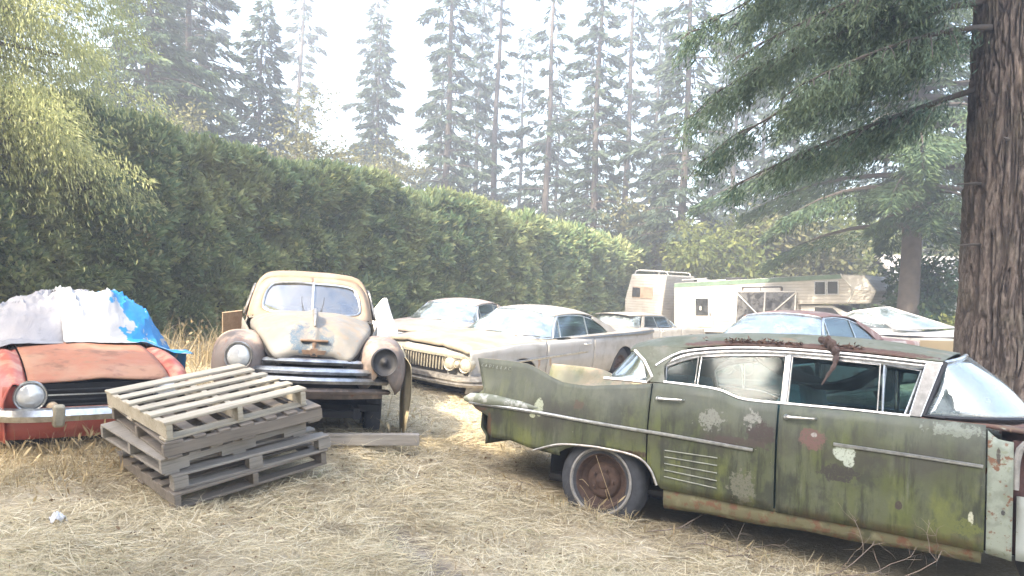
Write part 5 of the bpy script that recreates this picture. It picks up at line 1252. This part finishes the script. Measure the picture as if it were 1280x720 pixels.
# brambles along the green sedan's sill
def brambles():
    T = MB()
    def arm(p, d, L, r, depth):
        pts = [np.array(p)]; d = np.array(d)
        for k in range(6):
            d = norm(d+rng.normal(0, .22, 3)+np.array([0, 0, -.08])); pts.append(pts[-1]+d*L/6)
        for q in pts: q[2] = max(q[2], float(gz(q[0], q[1]))+.01)
        T.tube(np.array(pts), np.linspace(r, r*.4, 7), 5)
        if depth:
            for k in range(4):
                i = rng.integers(1, 6); arm(pts[i], norm(d+rng.normal(0, .8, 3)), L*rng.uniform(.3, .55), r*.55, depth-1)
    for lx, up in ((.25, .1), (.5, .05), (.8, .12), (1.1, .2), (1.4, .1), (1.75, .5), (1.8, .2), (2.0, .4), (2.4, .2)):
        p = S.matrix_world @ Vector((lx, -.98, .06)); arm((p.x, p.y, float(gz(p.x, p.y))+.04), (.75, -.35+rng.uniform(-.2, .3), up), rng.uniform(.45, .9), .005, 2)
    p = S.matrix_world @ Vector((-.62, -.9, .12)); 
    for k in range(7): arm((p.x+rng.uniform(-.15, .1), p.y, p.z), (rng.uniform(-.8, .3), -.3, rng.uniform(-.1, .5)), .4, .004, 1)
    o = T.build('dead_brambles', M['twig'], None, 40); tag(o, 'tangle of dead bramble stems along the sill of the green sedan', 'brambles', kind='stuff')
    # stalks caught in the wheel
    T2 = MB()
    for k in range(4):
        a = Vector((rng.uniform(-.18, .10), -.80-rng.uniform(0, .06), rng.uniform(.28, .55))); b = Vector((rng.uniform(-.08, .2), -.84, rng.uniform(.12, .3)))
        mid = (a+b)/2+Vector((0, -.03, .03)); T2.tube(cr([tuple(S.matrix_world @ v) for v in (a, mid, b)], 6), .0022, 4)
    o = T2.build('caught_stalks', M['tall'], None, 40); tag(o, 'straw stalks caught in the rusty rear wheel of the green sedan', 'straw', kind='stuff')
brambles()

# ------------------------------------------------------------------ hedge
def hedge():
    A = np.array([-9.75, 10.6]); B = np.array([6.5, 41.]); L = np.linalg.norm(B-A); t = (B-A)/L; nrm = np.array([t[1], -t[0]])   # towards the yard
    T = bpy.data.objects.new('hedge', None); COL.objects.link(T); T.location = (*A, float(gz(A[0], A[1]))); bpy.context.view_layer.update()
    tag(T, 'long tall clipped evergreen hedge behind the parked cars', 'hedge')
    top = lambda s: 4.5-.018*s+.16*vnoise(np.stack([s*.5, 0*s, 0*s+3], -1))+.22*vnoise(np.stack([s*1.7, 0*s, 0*s+3], -1))
    def pt(s, q, z):     # s along, q outwards, z up -> world
        return np.stack([A[0]+t[0]*s+nrm[0]*q, A[1]+t[1]*s+nrm[1]*q, z], -1)
    def lump(s, z): return .22*vnoise(np.stack([s*.55, z*.7, 0*s+1], -1))+.24*vnoise(np.stack([s*1.6, z*1.6, 0*s+5], -1))+.24*vnoise(np.stack([s*3.4, z*3.4, 0*s+6], -1))
    # inner mass
    s = np.linspace(0, L, 120); rows = []
    for q, zf in ((.55, 0), (.55, .5), (.5, .85), (.15, .955), (-.9, .955), (-1.6, .5), (-1.6, 0)):
        z0 = gz(A[0]+t[0]*s, A[1]+t[1]*s)-.1; zz = z0+(top(s)-z0)*zf
        rows.append(pt(s, q-.60+lump(s, zz)*(q > 0), zz))
    Gc = np.array(rows).transpose(1, 0, 2)-np.array(T.location)
    b = MB().grid(Gc); b.poly(Gc[0][::-1]); b.poly(Gc[-1]); b.build('stems', M['hedge_core'], T, 0)
    def sample(n, where):
        # more clumps at the near end
        e = .35; u = rng.uniform(0, 1, n); dn = (14**e+(46**e-14**e)*u)**(1/e); s = (dn-14)/(32)*L
        tp = top(s)
        if where == 'face':
            z0 = gz(A[0]+t[0]*s, A[1]+t[1]*s); z = z0+(tp-z0)*rng.uniform(.0, 1.0, n); q = .45+1.25*lump(s, z)-rng.exponential(.07, n)-.30*np.clip((z-tp+.7)/.7, 0, 1)**2
            out = np.stack([np.full(n, nrm[0]), np.full(n, nrm[1]), np.full(n, .25)], -1)
        else:
            q = rng.uniform(-1.6, .35, n); z = tp-rng.exponential(.08, n)+.25*np.maximum(0, lump(s*1.3, q*2)); out = np.tile(np.array([.2*nrm[0], .2*nrm[1], 1.]), (n, 1))
        return s, q, z, out
    V = []
    for where, n in (('face', 62000), ('top', 12000)):
        s, q, z, out = sample(n, where); P = pt(s, q, z); d = np.hypot(P[:, 0], P[:, 1])
        main = norm(out+rng.normal(0, .38, (n, 3))+np.array([0, 0, .25 if where == 'face' else .5]))
        sc = np.clip(d/17, .85, 1.9)
        ln = rng.uniform(.12, .26, n)*sc
        for k in range(5):
            ax = norm(main+rng.normal(0, .42, (n, 3))); V.append(cards(P+main*(rng.uniform(-.2, .5, n)*ln)[:, None], ax, ln*rng.uniform(.6, 1.1, n), ln*rng.uniform(.22, .42, n)))
    V = np.concatenate(V)-np.array(T.location)
    quads('foliage', V, M['leaf_hedge'], T)
hedge()

# ------------------------------------------------------------------ conifers
def conifer_geo(H, base, Rr, nb, cpm, droop, l, w, seed, rise=.15, dead=0, even=False):
    r = np.random.default_rng(seed); P, A, Ls, Ws = [], [], [], []; limbs = []
    for i in range(nb):
        u = (i+r.uniform(0, 1))/nb; h = base+(H-base)*u
        Lb = max(.25, Rr*(1-u)**.7*r.choice([r.uniform(.25, .6), r.uniform(.6, 1.2)], p=[.3, .7])*(1+.35*math.sin(h*1.3+seed))+.15); Lb = Rr*(1-u)**.7*r.uniform(.6, 1.0) if even else Lb; az = i*2.39996+r.uniform(-.5, .5)
        dr = np.array([math.cos(az), math.sin(az), 0]); sd = np.array([-dr[1], dr[0], 0])
        n = max(6, int(cpm*Lb)); t = np.sqrt(r.uniform(.03, 1, n))
        c = np.array([0, 0, h])+dr*(Lb*t)[:, None]; c[:, 2] += Lb*(rise*t-droop*t*t)
        wl = (.30*Lb*(1-t)**.7*np.minimum(1, t*3)+.06); off = r.uniform(-1, 1, n)*wl
        P.append(c+sd*off[:, None]-np.array([0, 0, 1])*(np.abs(off)*.35+r.uniform(0, .10+.12*Rr*.3, n))[:, None])
        A.append(norm(dr*r.uniform(.3, 1, n)[:, None]+sd*(np.sign(off)*r.uniform(.2, .9, n))[:, None]+np.array([0, 0, -1])*r.uniform(.15, .9, n)[:, None]))
        Ls.append(l*r.uniform(.6, 1.3, n)); Ws.append(w*r.uniform(.6, 1.3, n))
        tt = np.linspace(0, .92, 6); lp = np.array([0, 0, h])+dr*(Lb*tt)[:, None]; lp[:, 2] += Lb*(rise*tt-droop*tt*tt); limbs.append((lp, np.linspace(.012+.018*Lb, .006, 6)))
    for k in range(dead):
        h = r.uniform(.1*H, base); az = r.uniform(0, 6.28); Lb = r.uniform(.4, 1.2); dr = np.array([math.cos(az), math.sin(az), -.2]); limbs.append((np.array([0, 0, h])+dr*(np.linspace(0, Lb, 4))[:, None], np.linspace(.03, .008, 4)))
    global rng; keep = rng; rng = r
    V = cards(np.concatenate(P), np.concatenate(A), np.concatenate(Ls), np.concatenate(Ws)); rng = keep
    return V, limbs
def trunk_mb(H, r0, limbs, lean=0.):
    b = MB(); z = np.linspace(-.3, H*.98, 12)
    b.tube(np.stack([.06*np.sin(z*.5+lean), .06*np.cos(z*.4+lean), z], -1), r0*(1-np.clip(z/H, 0, 1))**.8*.9+.015+r0*.35*np.exp(-np.clip(z, 0, None)*2.2), 10)
    for lp, rr in limbs: b.tube(lp, rr, 5)
    return b
def conifer(name, label, x, y, geo, H, r0, leaf, rz=0, sc=1., group=None):
    V, limbs = geo
    T = thing(name, label, 'tree', (x, y, float(gz(x, y))), (0, 0, rz), (sc, sc, sc), group)
    trunk_mb(H, r0, limbs, x).build('trunk', M['bark_far'], T, 60); quads('crown', V, M[leaf], T); return T
GF = 'tall firs beyond the hedge'
firs = [
 (-15.8, 36, 24, 4, 3.0, 'tall fir behind the drooping cedar at the far left, its top out of sight', 120),
 (-14.3, 42, 17.2, 3, 2.7, 'pointed fir with its tip just in the picture, right of the drooping cedar', 110),
 (-8.9, 48, 18.8, 4, 2.2, 'slender pointed fir standing over the roof of the rounded sedan', 90),
 (-4.2, 45, 26, 4, 2.7, 'thick tall fir standing between the pointed firs and the bare-trunked firs', 95),
 (-1.5, 50, 27, 6, 1.7, 'thin bare-trunked fir near the middle, left one of two', 50),
 (1.9, 48, 26, 6, 1.9, 'thin bare-trunked fir near the middle, right one of two', 56),
 (4.5, 44, 25, 4, 2.2, 'bushy fir standing over the far end of the hedge', 100),
 (7.5, 52, 28, 6, 2.1, 'straight fir just right of the bushy fir at the end of the hedge', 66),
 (8.8, 40, 25, 5, 2.7, 'big fir rising behind the camper trailer', 95),
 (15.7, 43, 24, 3, 3.0, 'fir behind the middle of the motorhome', 90),
 (26, 47, 22, 3, 3.2, 'fir standing beyond the house roof', 90)]
for i, (x, y, H, bs, Rr, lab, nb) in enumerate(firs):
    conifer('fir_tree', lab, x, y, conifer_geo(H, bs, Rr*1.12, int(nb*1.25), 52, .34, .50, .12, 100+i, dead=8), H, .09+.009*H*.8, 'leaf_far', 0, 1, GF)
conifer('fir_tree', 'dense blue-green fir close behind the drooping cedar', -15.2, 31, conifer_geo(17, 3, 3.4, 170, 90, .34, .36, .09, 77), 17, .3, 'leaf_fir')
# broad dark fir whose skirts hang over the motorhome
conifer('fir_tree', 'broad dark fir with low hanging branches over the motorhome', 12.6, 24.2, conifer_geo(21, 4.2, 6.4, 170, 230, .36, .24, .05, 55, rise=.12, dead=4), 21, .36, 'leaf_fir')
# hazy second row, four kinds of crown shared between the trees
kinds = [conifer_geo(H, 4, Rr, 90, 40, .34, .6, .15, 400+k, dead=6) for k, (H, Rr) in enumerate(((24, 2.6), (27, 2.4), (22, 3.0), (29, 2.2)))]
protos = []
for k, (x, y) in enumerate(((-21, 50), (-11.5, 60), (-6.5, 64), (-18, 62), (-3.2, 60), (.3, 66), (3.3, 62), (6.2, 66), (10.5, 58), (12.5, 66), (16, 56), (20, 62), (23, 54), (29, 60), (-26, 58), (19, 70))):
    lab = 'hazy fir in the farthest row of the treeline'
    rz, sc = rnd.uniform(0, 6.28), rnd.uniform(.85, 1.12)
    if k < 4: protos.append(conifer('fir_tree', lab, x, y, kinds[k], (24, 27, 22, 29)[k], .26, 'leaf_far', rz, sc, 'hazy firs in the farthest row'))
    else:
        p = protos[k % 4]; c = p.copy(); COL.objects.link(c); c.location = (x, y, float(gz(x, y))); c.rotation_euler = (0, 0, rz); c.scale = (sc, sc, sc)
        for ch in p.children: d = ch.copy(); COL.objects.link(d); d.parent = c
# drooping cedar at the left
def cedar():
    V, limbs = conifer_geo(32, 3.3, 4.5, 900, 75, .42, .10, .022, 21, rise=.25, even=True)
    T = thing('cedar_tree', 'sunlit yellow-green cedar with drooping sprays at the left edge', 'tree', (-9.75, 12.0, float(gz(-9.75, 12.0))))
    r = np.random.default_rng(5)
    # hanging curtains below each limb
    P, A = [], []
    for lp, _ in limbs:
        n = int((300 if lp[0][2] < 11.5 else 12)*np.linalg.norm(lp[-1]-lp[0])); i = r.uniform(1.2, 4.99, n); a = i.astype(int); f = (i-a)[:, None]
        p = lp[a]*(1-f)+lp[np.minimum(a+1, 5)]*f; dn = r.exponential(.38, n); p = p+np.stack([r.normal(0, .14, n), r.normal(0, .14, n), -dn], -1)
        P.append(p); A.append(np.stack([r.normal(0, .25, n), r.normal(0, .25, n), np.full(n, -1.)], -1)+.35*norm(lp[-1]-lp[0]))
    P = np.concatenate(P); V2 = cards(P, np.concatenate(A), r.uniform(.05, .13, len(P)), r.uniform(.011, .024, len(P)))
    trunk_mb(32, .4, [(a[:4], b_[:4]*.5) for a, b_ in limbs]).build('trunk', M['bark_far'], T, 60); quads('crown', np.concatenate([V, V2]), M['leaf_cedar'], T)
cedar()

# ------------------------------------------------------------------ broadleaf trees and bushes
def broadleaf(name, label, x, y, H, Rr, leaf, seed, n=5000, ls=.22, low=.25, cat='tree', group=None, stems=5):
    r = np.random.default_rng(seed); T = thing(name, label, cat, (x, y, float(gz(x, y))), group=group)
    b = MB(); tips = []
    for k in range(stems):
        az = k*2.4+r.uniform(-.4, .4); top = np.array([math.cos(az)*Rr*.5*r.uniform(.3, 1), math.sin(az)*Rr*.5*r.uniform(.3, 1), H*r.uniform(.6, .92)])
        pts = [np.array([0, 0, -.2]), np.array([0, 0, H*low*.8])+top*.04, top*.5+np.array([0, 0, H*.12]), top]; c = cr(pts, 9); b.tube(c, np.linspace(.02+.018*H/ (1+.15*k), .012, 9), 6)
        for q in range(7):
            p0 = c[r.integers(3, 9)]; e = p0+r.normal(0, 1, 3)*np.array([Rr*.42, Rr*.42, H*.13]); b.tube(np.array([p0, (p0+e)/2+np.array([0, 0, .1]), e]), [.02, .012, .005], 4); tips.append(e)
        tips.append(top)
    b.build('trunk', M['bark_far'], T, 60)
    tips = np.array(tips); i = r.integers(0, len(tips), n); sg = r.uniform(.5, 1.0, len(tips))*Rr*.20
    P = tips[i]+r.normal(0, 1, (n, 3))*sg[i][:, None]*np.array([1, 1, .75]); P[:, 2] = np.clip(P[:, 2], .1, None)
    A = norm(P-tips[i])+r.normal(0, .6, (n, 3))+np.array([0, 0, -.3])
    quads('crown', cards(P, A, ls*r.uniform(.6, 1.4, n), ls*.55*r.uniform(.6, 1.3, n)), M[leaf], T)
    return T
GB = 'light green trees behind the motorhome'
broadleaf('leafy_tree', 'yellow-green leafy tree behind the motorhome roof, nearest the camper trailer', 10.5, 39, 6.2, 3.2, 'leaf_broad', 1, 5200, .3, .2, group=GB)
broadleaf('leafy_tree', 'olive leafy tree behind the middle of the motorhome', 15.2, 40, 6.6, 3.4, 'leaf_olive', 2, 5200, .3, .2, group=GB)
broadleaf('leafy_tree', 'bright leafy tree behind the overhanging cab bed of the motorhome', 19.5, 43, 7.5, 3.6, 'leaf_broad', 3, 5200, .3, .2, group=GB)
broadleaf('leafy_tree', 'olive leafy tree over the house roof beside the big trunk', 25, 46, 9, 4, 'leaf_olive', 4, 5200, .32, .2, group=GB)
broadleaf('leafy_tree', 'olive tree beyond the end of the hedge', 7.4, 43.5, 7.5, 3.2, 'leaf_olive', 5, 4200, .3, .15, group=GB)
GO = 'olive trees above the hedge'
for i, (x, y, H, Rr, lab) in enumerate(((-8.9, 32, 8.4, 2.9, 'olive-green tree above the hedge below the tipped fir'), (-7.6, 41, 9.2, 3.2, 'thin olive tree above the hedge behind the slender pointed fir'), (-12.5, 27.5, 8.0, 2.8, 'olive tree leaning over the hedge top beside the drooping cedar'), (-1.2, 44, 7.4, 3.0, 'pale olive tree at the feet of the bare-trunked firs'), (3.2, 50, 8.4, 3.2, 'pale olive tree just left of the bushy fir'), (-4.6, 52, 8.5, 3.6, 'farthest olive tree behind the thick tall fir'))):
    broadleaf('olive_tree', lab, x, y, H, Rr, 'leaf_olive', 30+i, 8000, .17, .3, group=GO)
broadleaf('laurel_bush', 'dark green bush beside the motorhome nose with a bare pale stem', 13.9, 25.6, 3.3, 1.7, 'leaf_bush', 9, 8000, .18, .1, 'bush', stems=7)
broadleaf('laurel_bush', 'low yellow-tinged bush in front of the house, by the boat', 13.4, 22.0, 1.6, 1.3, 'leaf_broad', 10, 2600, .16, .1, 'bush', stems=5)
# trees behind the photographer: near ones shade foreground, far ones added against window glare
for i, (x, y, Rr) in enumerate(((-6.4, -6.2, 6.0), (-2.6, -9.4, 6.4), (-8.3, -11.6, 6.3), (-18.2, -8.6, 6.0), (-21, -13, 6.5))):
    conifer('fir_tree', ('tall fir behind the photographer that shades the pallets', 'tall fir behind the photographer that shades the green sedan', 'tall fir behind the photographer, behind the two nearest firs', 'unseen fir added far to the left to block sky glare in the car windows', 'farthest unseen fir, added to block sky glare in the car windows')[i], x, y, conifer_geo(23, 2.5, Rr, 120, 70, .25, .8, .34, 200+i), 23, .4, 'leaf_fir')

# far woods closing the view
def woods():
    n = 16000; a = rng.uniform(-1.25, 1.25, n); d = rng.uniform(66, 84, n); x = d*np.sin(a)*1.15; y = d*np.cos(a)*.55+32
    hh = 5.5+2.5*vnoise(np.stack([x*.12, y*.05, 0*x], -1))+1.5*vnoise(np.stack([x*.5, y*.1, 0*x], -1)); z = gz(x, y)+hh*rng.uniform(0, 1, n)**.8
    o = quads('woods', cards(np.stack([x, y, z], -1), rng.normal(0, 1, (n, 3)), rng.uniform(.7, 1.5, n), .7), M['leaf_olive'])
    tag(o, 'far-off hazy woods closing the view behind the yard', 'woods', kind='stuff')
woods()

# ------------------------------------------------------------------ big trunk at the right
def big_tree():
    T = thing('big_fir', 'massive furrowed fir trunk at the right edge behind the green sedan', 'tree', (4.95, 7.6, float(gz(4.95, 7.6))))
    zs = np.concatenate([np.linspace(-.3, 7.5, 420), np.linspace(7.6, 16, 40)]); th = np.linspace(0, 2*math.pi, 300, endpoint=False)
    Z, TH = np.meshgrid(zs, th, indexing='ij')
    r = .44-.012*Z+.22*np.exp(-np.clip(Z+.1, 0, None)*1.6)*(1+.35*np.cos(5*TH+1))
    c, s = np.cos(TH), np.sin(TH)
    q = np.stack([c*5.2+.5*vnoise(np.stack([c*2, s*2, Z*2], -1)), s*5.2, Z*1.15], -1)
    q = q*np.array([1.75, 1.75, 2.1])+.35*fbm(q*1.3+20, 2)[..., None]
    v1 = np.exp(-(vnoise(q)/.13)**2); v2 = np.exp(-(vnoise(q*1.9+9)/.13)**2); fur = np.clip(v1+.6*v2, 0, 1)
    r = r-.035*fur+.012*vnoise(q*3)+.006*fbm(np.stack([c*20, s*20, Z*9], -1), 2)+.03*vnoise(np.stack([c*1.5, s*1.5, Z*.6], -1))
    G = np.stack([r*c, r*s, Z], -1)
    tb = MB().grid(G, closed=True)
    o = tb.build('trunk', M['bark'], T, 60); fa = o.data.attributes.new('furrow', 'FLOAT', 'POINT'); fa.data.foreach_set('value', fur.astype(np.float32).ravel())
    rr = np.random.default_rng(8); P, A, L_, W_ = [], [], [], []
    # limbs: azimuth (deg), height, length, rise, droop
    for az, h, Lb, rise, droop in ((172, 4.25, 2.6, -.30, .12), (200, 4.75, 2.5, -.12, .22), (160, 4.7, 3.0, -.10, .3), (188, 5.3, 2.9, -.05, .32), (150, 5.2, 3.2, .0, .33), (178, 5.0, 2.9, .0, .33), (215, 5.7, 2.6, .0, .3), (168, 5.8, 3.1, .02, .33), (190, 6.2, 3.0, .02, .33), (175, 6.6, 3.2, .05, .33), (140, 6.0, 3.2, .05, .3), (128, 6.4, 3.2, .05, .3), (240, 6.6, 3.2, .05, .3), (30, 6.2, 3.4, .05, .3), (330, 6.8, 3.4, .05, .3), (90, 6.9, 3.6, .05, .3), (180, 8.2, 4, .1, .3), (270, 8, 3.2, .1, .3), (0, 8.4, 3.4, .1, .3), (140, 8.6, 3.8, .1, .3), (60, 9.5, 3, .1, .3), (220, 9.8, 3, .1, .3), (310, 10.2, 2.8, .1, .3), (100, 11, 2.6, .1, .3), (190, 11.6, 2.4, .1, .3)):
        a = R(az); dr = np.array([math.cos(a), math.sin(a), 0]); sd = np.array([-dr[1], dr[0], 0])
        tt = np.linspace(.06, 1, 12); wig = .06*np.sin(tt*7+az)
        lp = np.array([0, 0, h])+dr*(Lb*tt)[:, None]+sd*wig[:, None]; lp[:, 2] += Lb*(rise*tt-droop*tt**2)
        br = MB().tube(lp, np.linspace(.034, .006, 12), 7)
        for k in range(40 if h < 7 and 100 < az < 230 else 14):
            i = rr.integers(2, 12); sg = rr.choice([-1, 1]); Lt = Lb*rr.uniform(.15, .34)*(1.15-i/14)
            ax = norm(dr*.7+sd*sg*rr.uniform(.5, 1)+np.array([0, 0, -.25])); t2 = np.linspace(0, 1, 5)
            tw = lp[i]+ax*(Lt*t2)[:, None]; tw[:, 2] -= Lt*.35*t2**2; br.tube(tw, np.linspace(.011, .003, 5), 4)
            n = int(330*Lt)
            f = rr.uniform(.05, 1, n); p = lp[i]+ax*(Lt*f)[:, None]; p[:, 2] -= Lt*.35*f**2
            p = p+rr.normal(0, .05, (n, 3))+np.array([0, 0, -1])*np.abs(rr.normal(0, .11, n))[:, None]
            P.append(p); A.append(ax*rr.uniform(.2, 1, n)[:, None]+rr.normal(0, .45, (n, 3))+np.array([0, 0, -.75])); L_.append(rr.uniform(.04, .11, n)); W_.append(rr.uniform(.008, .019, n))
        br.build('branch', M['bark_far'], T, 60)
    # short dead snags
    sn = MB()
    for az, h in ((195, 3.2), (230, 3.6), (200, 2.6), (250, 4.1)):
        a = R(az); d = np.array([math.cos(a), math.sin(a), -.1]); sn.tube(np.array([0, 0, h])+d*np.array([.38, .5, .7])[:, None], [.02, .014, .004], 6)
    sn.build('dead_snag', M['bark_far'], T, 50)
    quads('crown', cards(np.concatenate(P), np.concatenate(A), np.concatenate(L_), np.concatenate(W_)), M['leaf_near'], T)
big_tree()
# ------------------------------------------------------------------ air, light, camera
def haze(dens):
    m = bpy.data.materials.new('pale_air'); m.use_nodes = True; t = m.node_tree; t.nodes.clear()
    o = t.nodes.new('ShaderNodeOutputMaterial'); v = t.nodes.new('ShaderNodeVolumePrincipled')
    v.inputs['Color'].default_value = (.93, .96, 1, 1); v.inputs['Density'].default_value = dens; v.inputs['Anisotropy'].default_value = .35
    t.links.new(v.outputs[0], o.inputs['Volume'])
    b = MB().box((0, 0, 14), (236, 236, 34)).build('haze', m, None, 0); b['kind'] = 'stuff'; b['label'] = 'thin pale haze in the air over the yard'; b['category'] = 'haze'
    b.display_type = 'WIRE'
HAZE = .0078
if HAZE: haze(HAZE)
w = bpy.data.worlds.new('World'); scene.world = w; w.use_nodes = True
nt = w.node_tree; bg = nt.nodes['Background']; sk = nt.nodes.new('ShaderNodeTexSky'); sk.sky_type = 'NISHITA'; sk.sun_disc = False
SUN_TO = Vector((-.58, -.81, 0)).normalized(); EL = R(42)
sk.sun_elevation = EL; sk.sun_rotation = math.atan2(SUN_TO.x, SUN_TO.y); sk.dust_density = 4.5; sk.air_density = 1.2; sk.ozone_density = .6
nt.links.new(sk.outputs[0], bg.inputs[0]); bg.inputs[1].default_value = .15
sl = bpy.data.lights.new('sun', 'SUN'); sl.energy = 2.15; sl.angle = R(.5); sl.color = (1, .87, .68)
so = bpy.data.objects.new('sun', sl); COL.objects.link(so)
dirv = Vector((SUN_TO.x*math.cos(EL), SUN_TO.y*math.cos(EL), math.sin(EL)))
so.rotation_euler = dirv.to_track_quat('Z', 'Y').to_euler(); so.location = (-20, -8, 20)
cd = bpy.data.cameras.new('camera'); cam = bpy.data.objects.new('camera', cd); COL.objects.link(cam)
cd.sensor_width = 36; cd.lens = 36*950/1280; cd.clip_start = .05; cd.clip_end = 1500
cam.location = (0, 0, 1.65); cam.rotation_euler = (R(90), R(-2.4), 0); scene.camera = cam
scene.view_settings.view_transform = 'Standard'; scene.view_settings.look = 'None'; scene.view_settings.gamma = 1; scene.view_settings.exposure = 2.84
cy = scene.cycles; cy.use_denoising = True
try: cy.denoiser = 'OPENIMAGEDENOISE'
except Exception: pass
cy.max_bounces = 8; cy.diffuse_bounces = 3; cy.glossy_bounces = 3; cy.transmission_bounces = 4; cy.transparent_max_bounces = 12; cy.volume_bounces = 0; cy.caustics_reflective = False; cy.caustics_refractive = False
cy.sample_clamp_indirect = 6; cy.use_adaptive_sampling = False; cy.use_light_tree = False; cy.denoising_prefilter = 'ACCURATE'
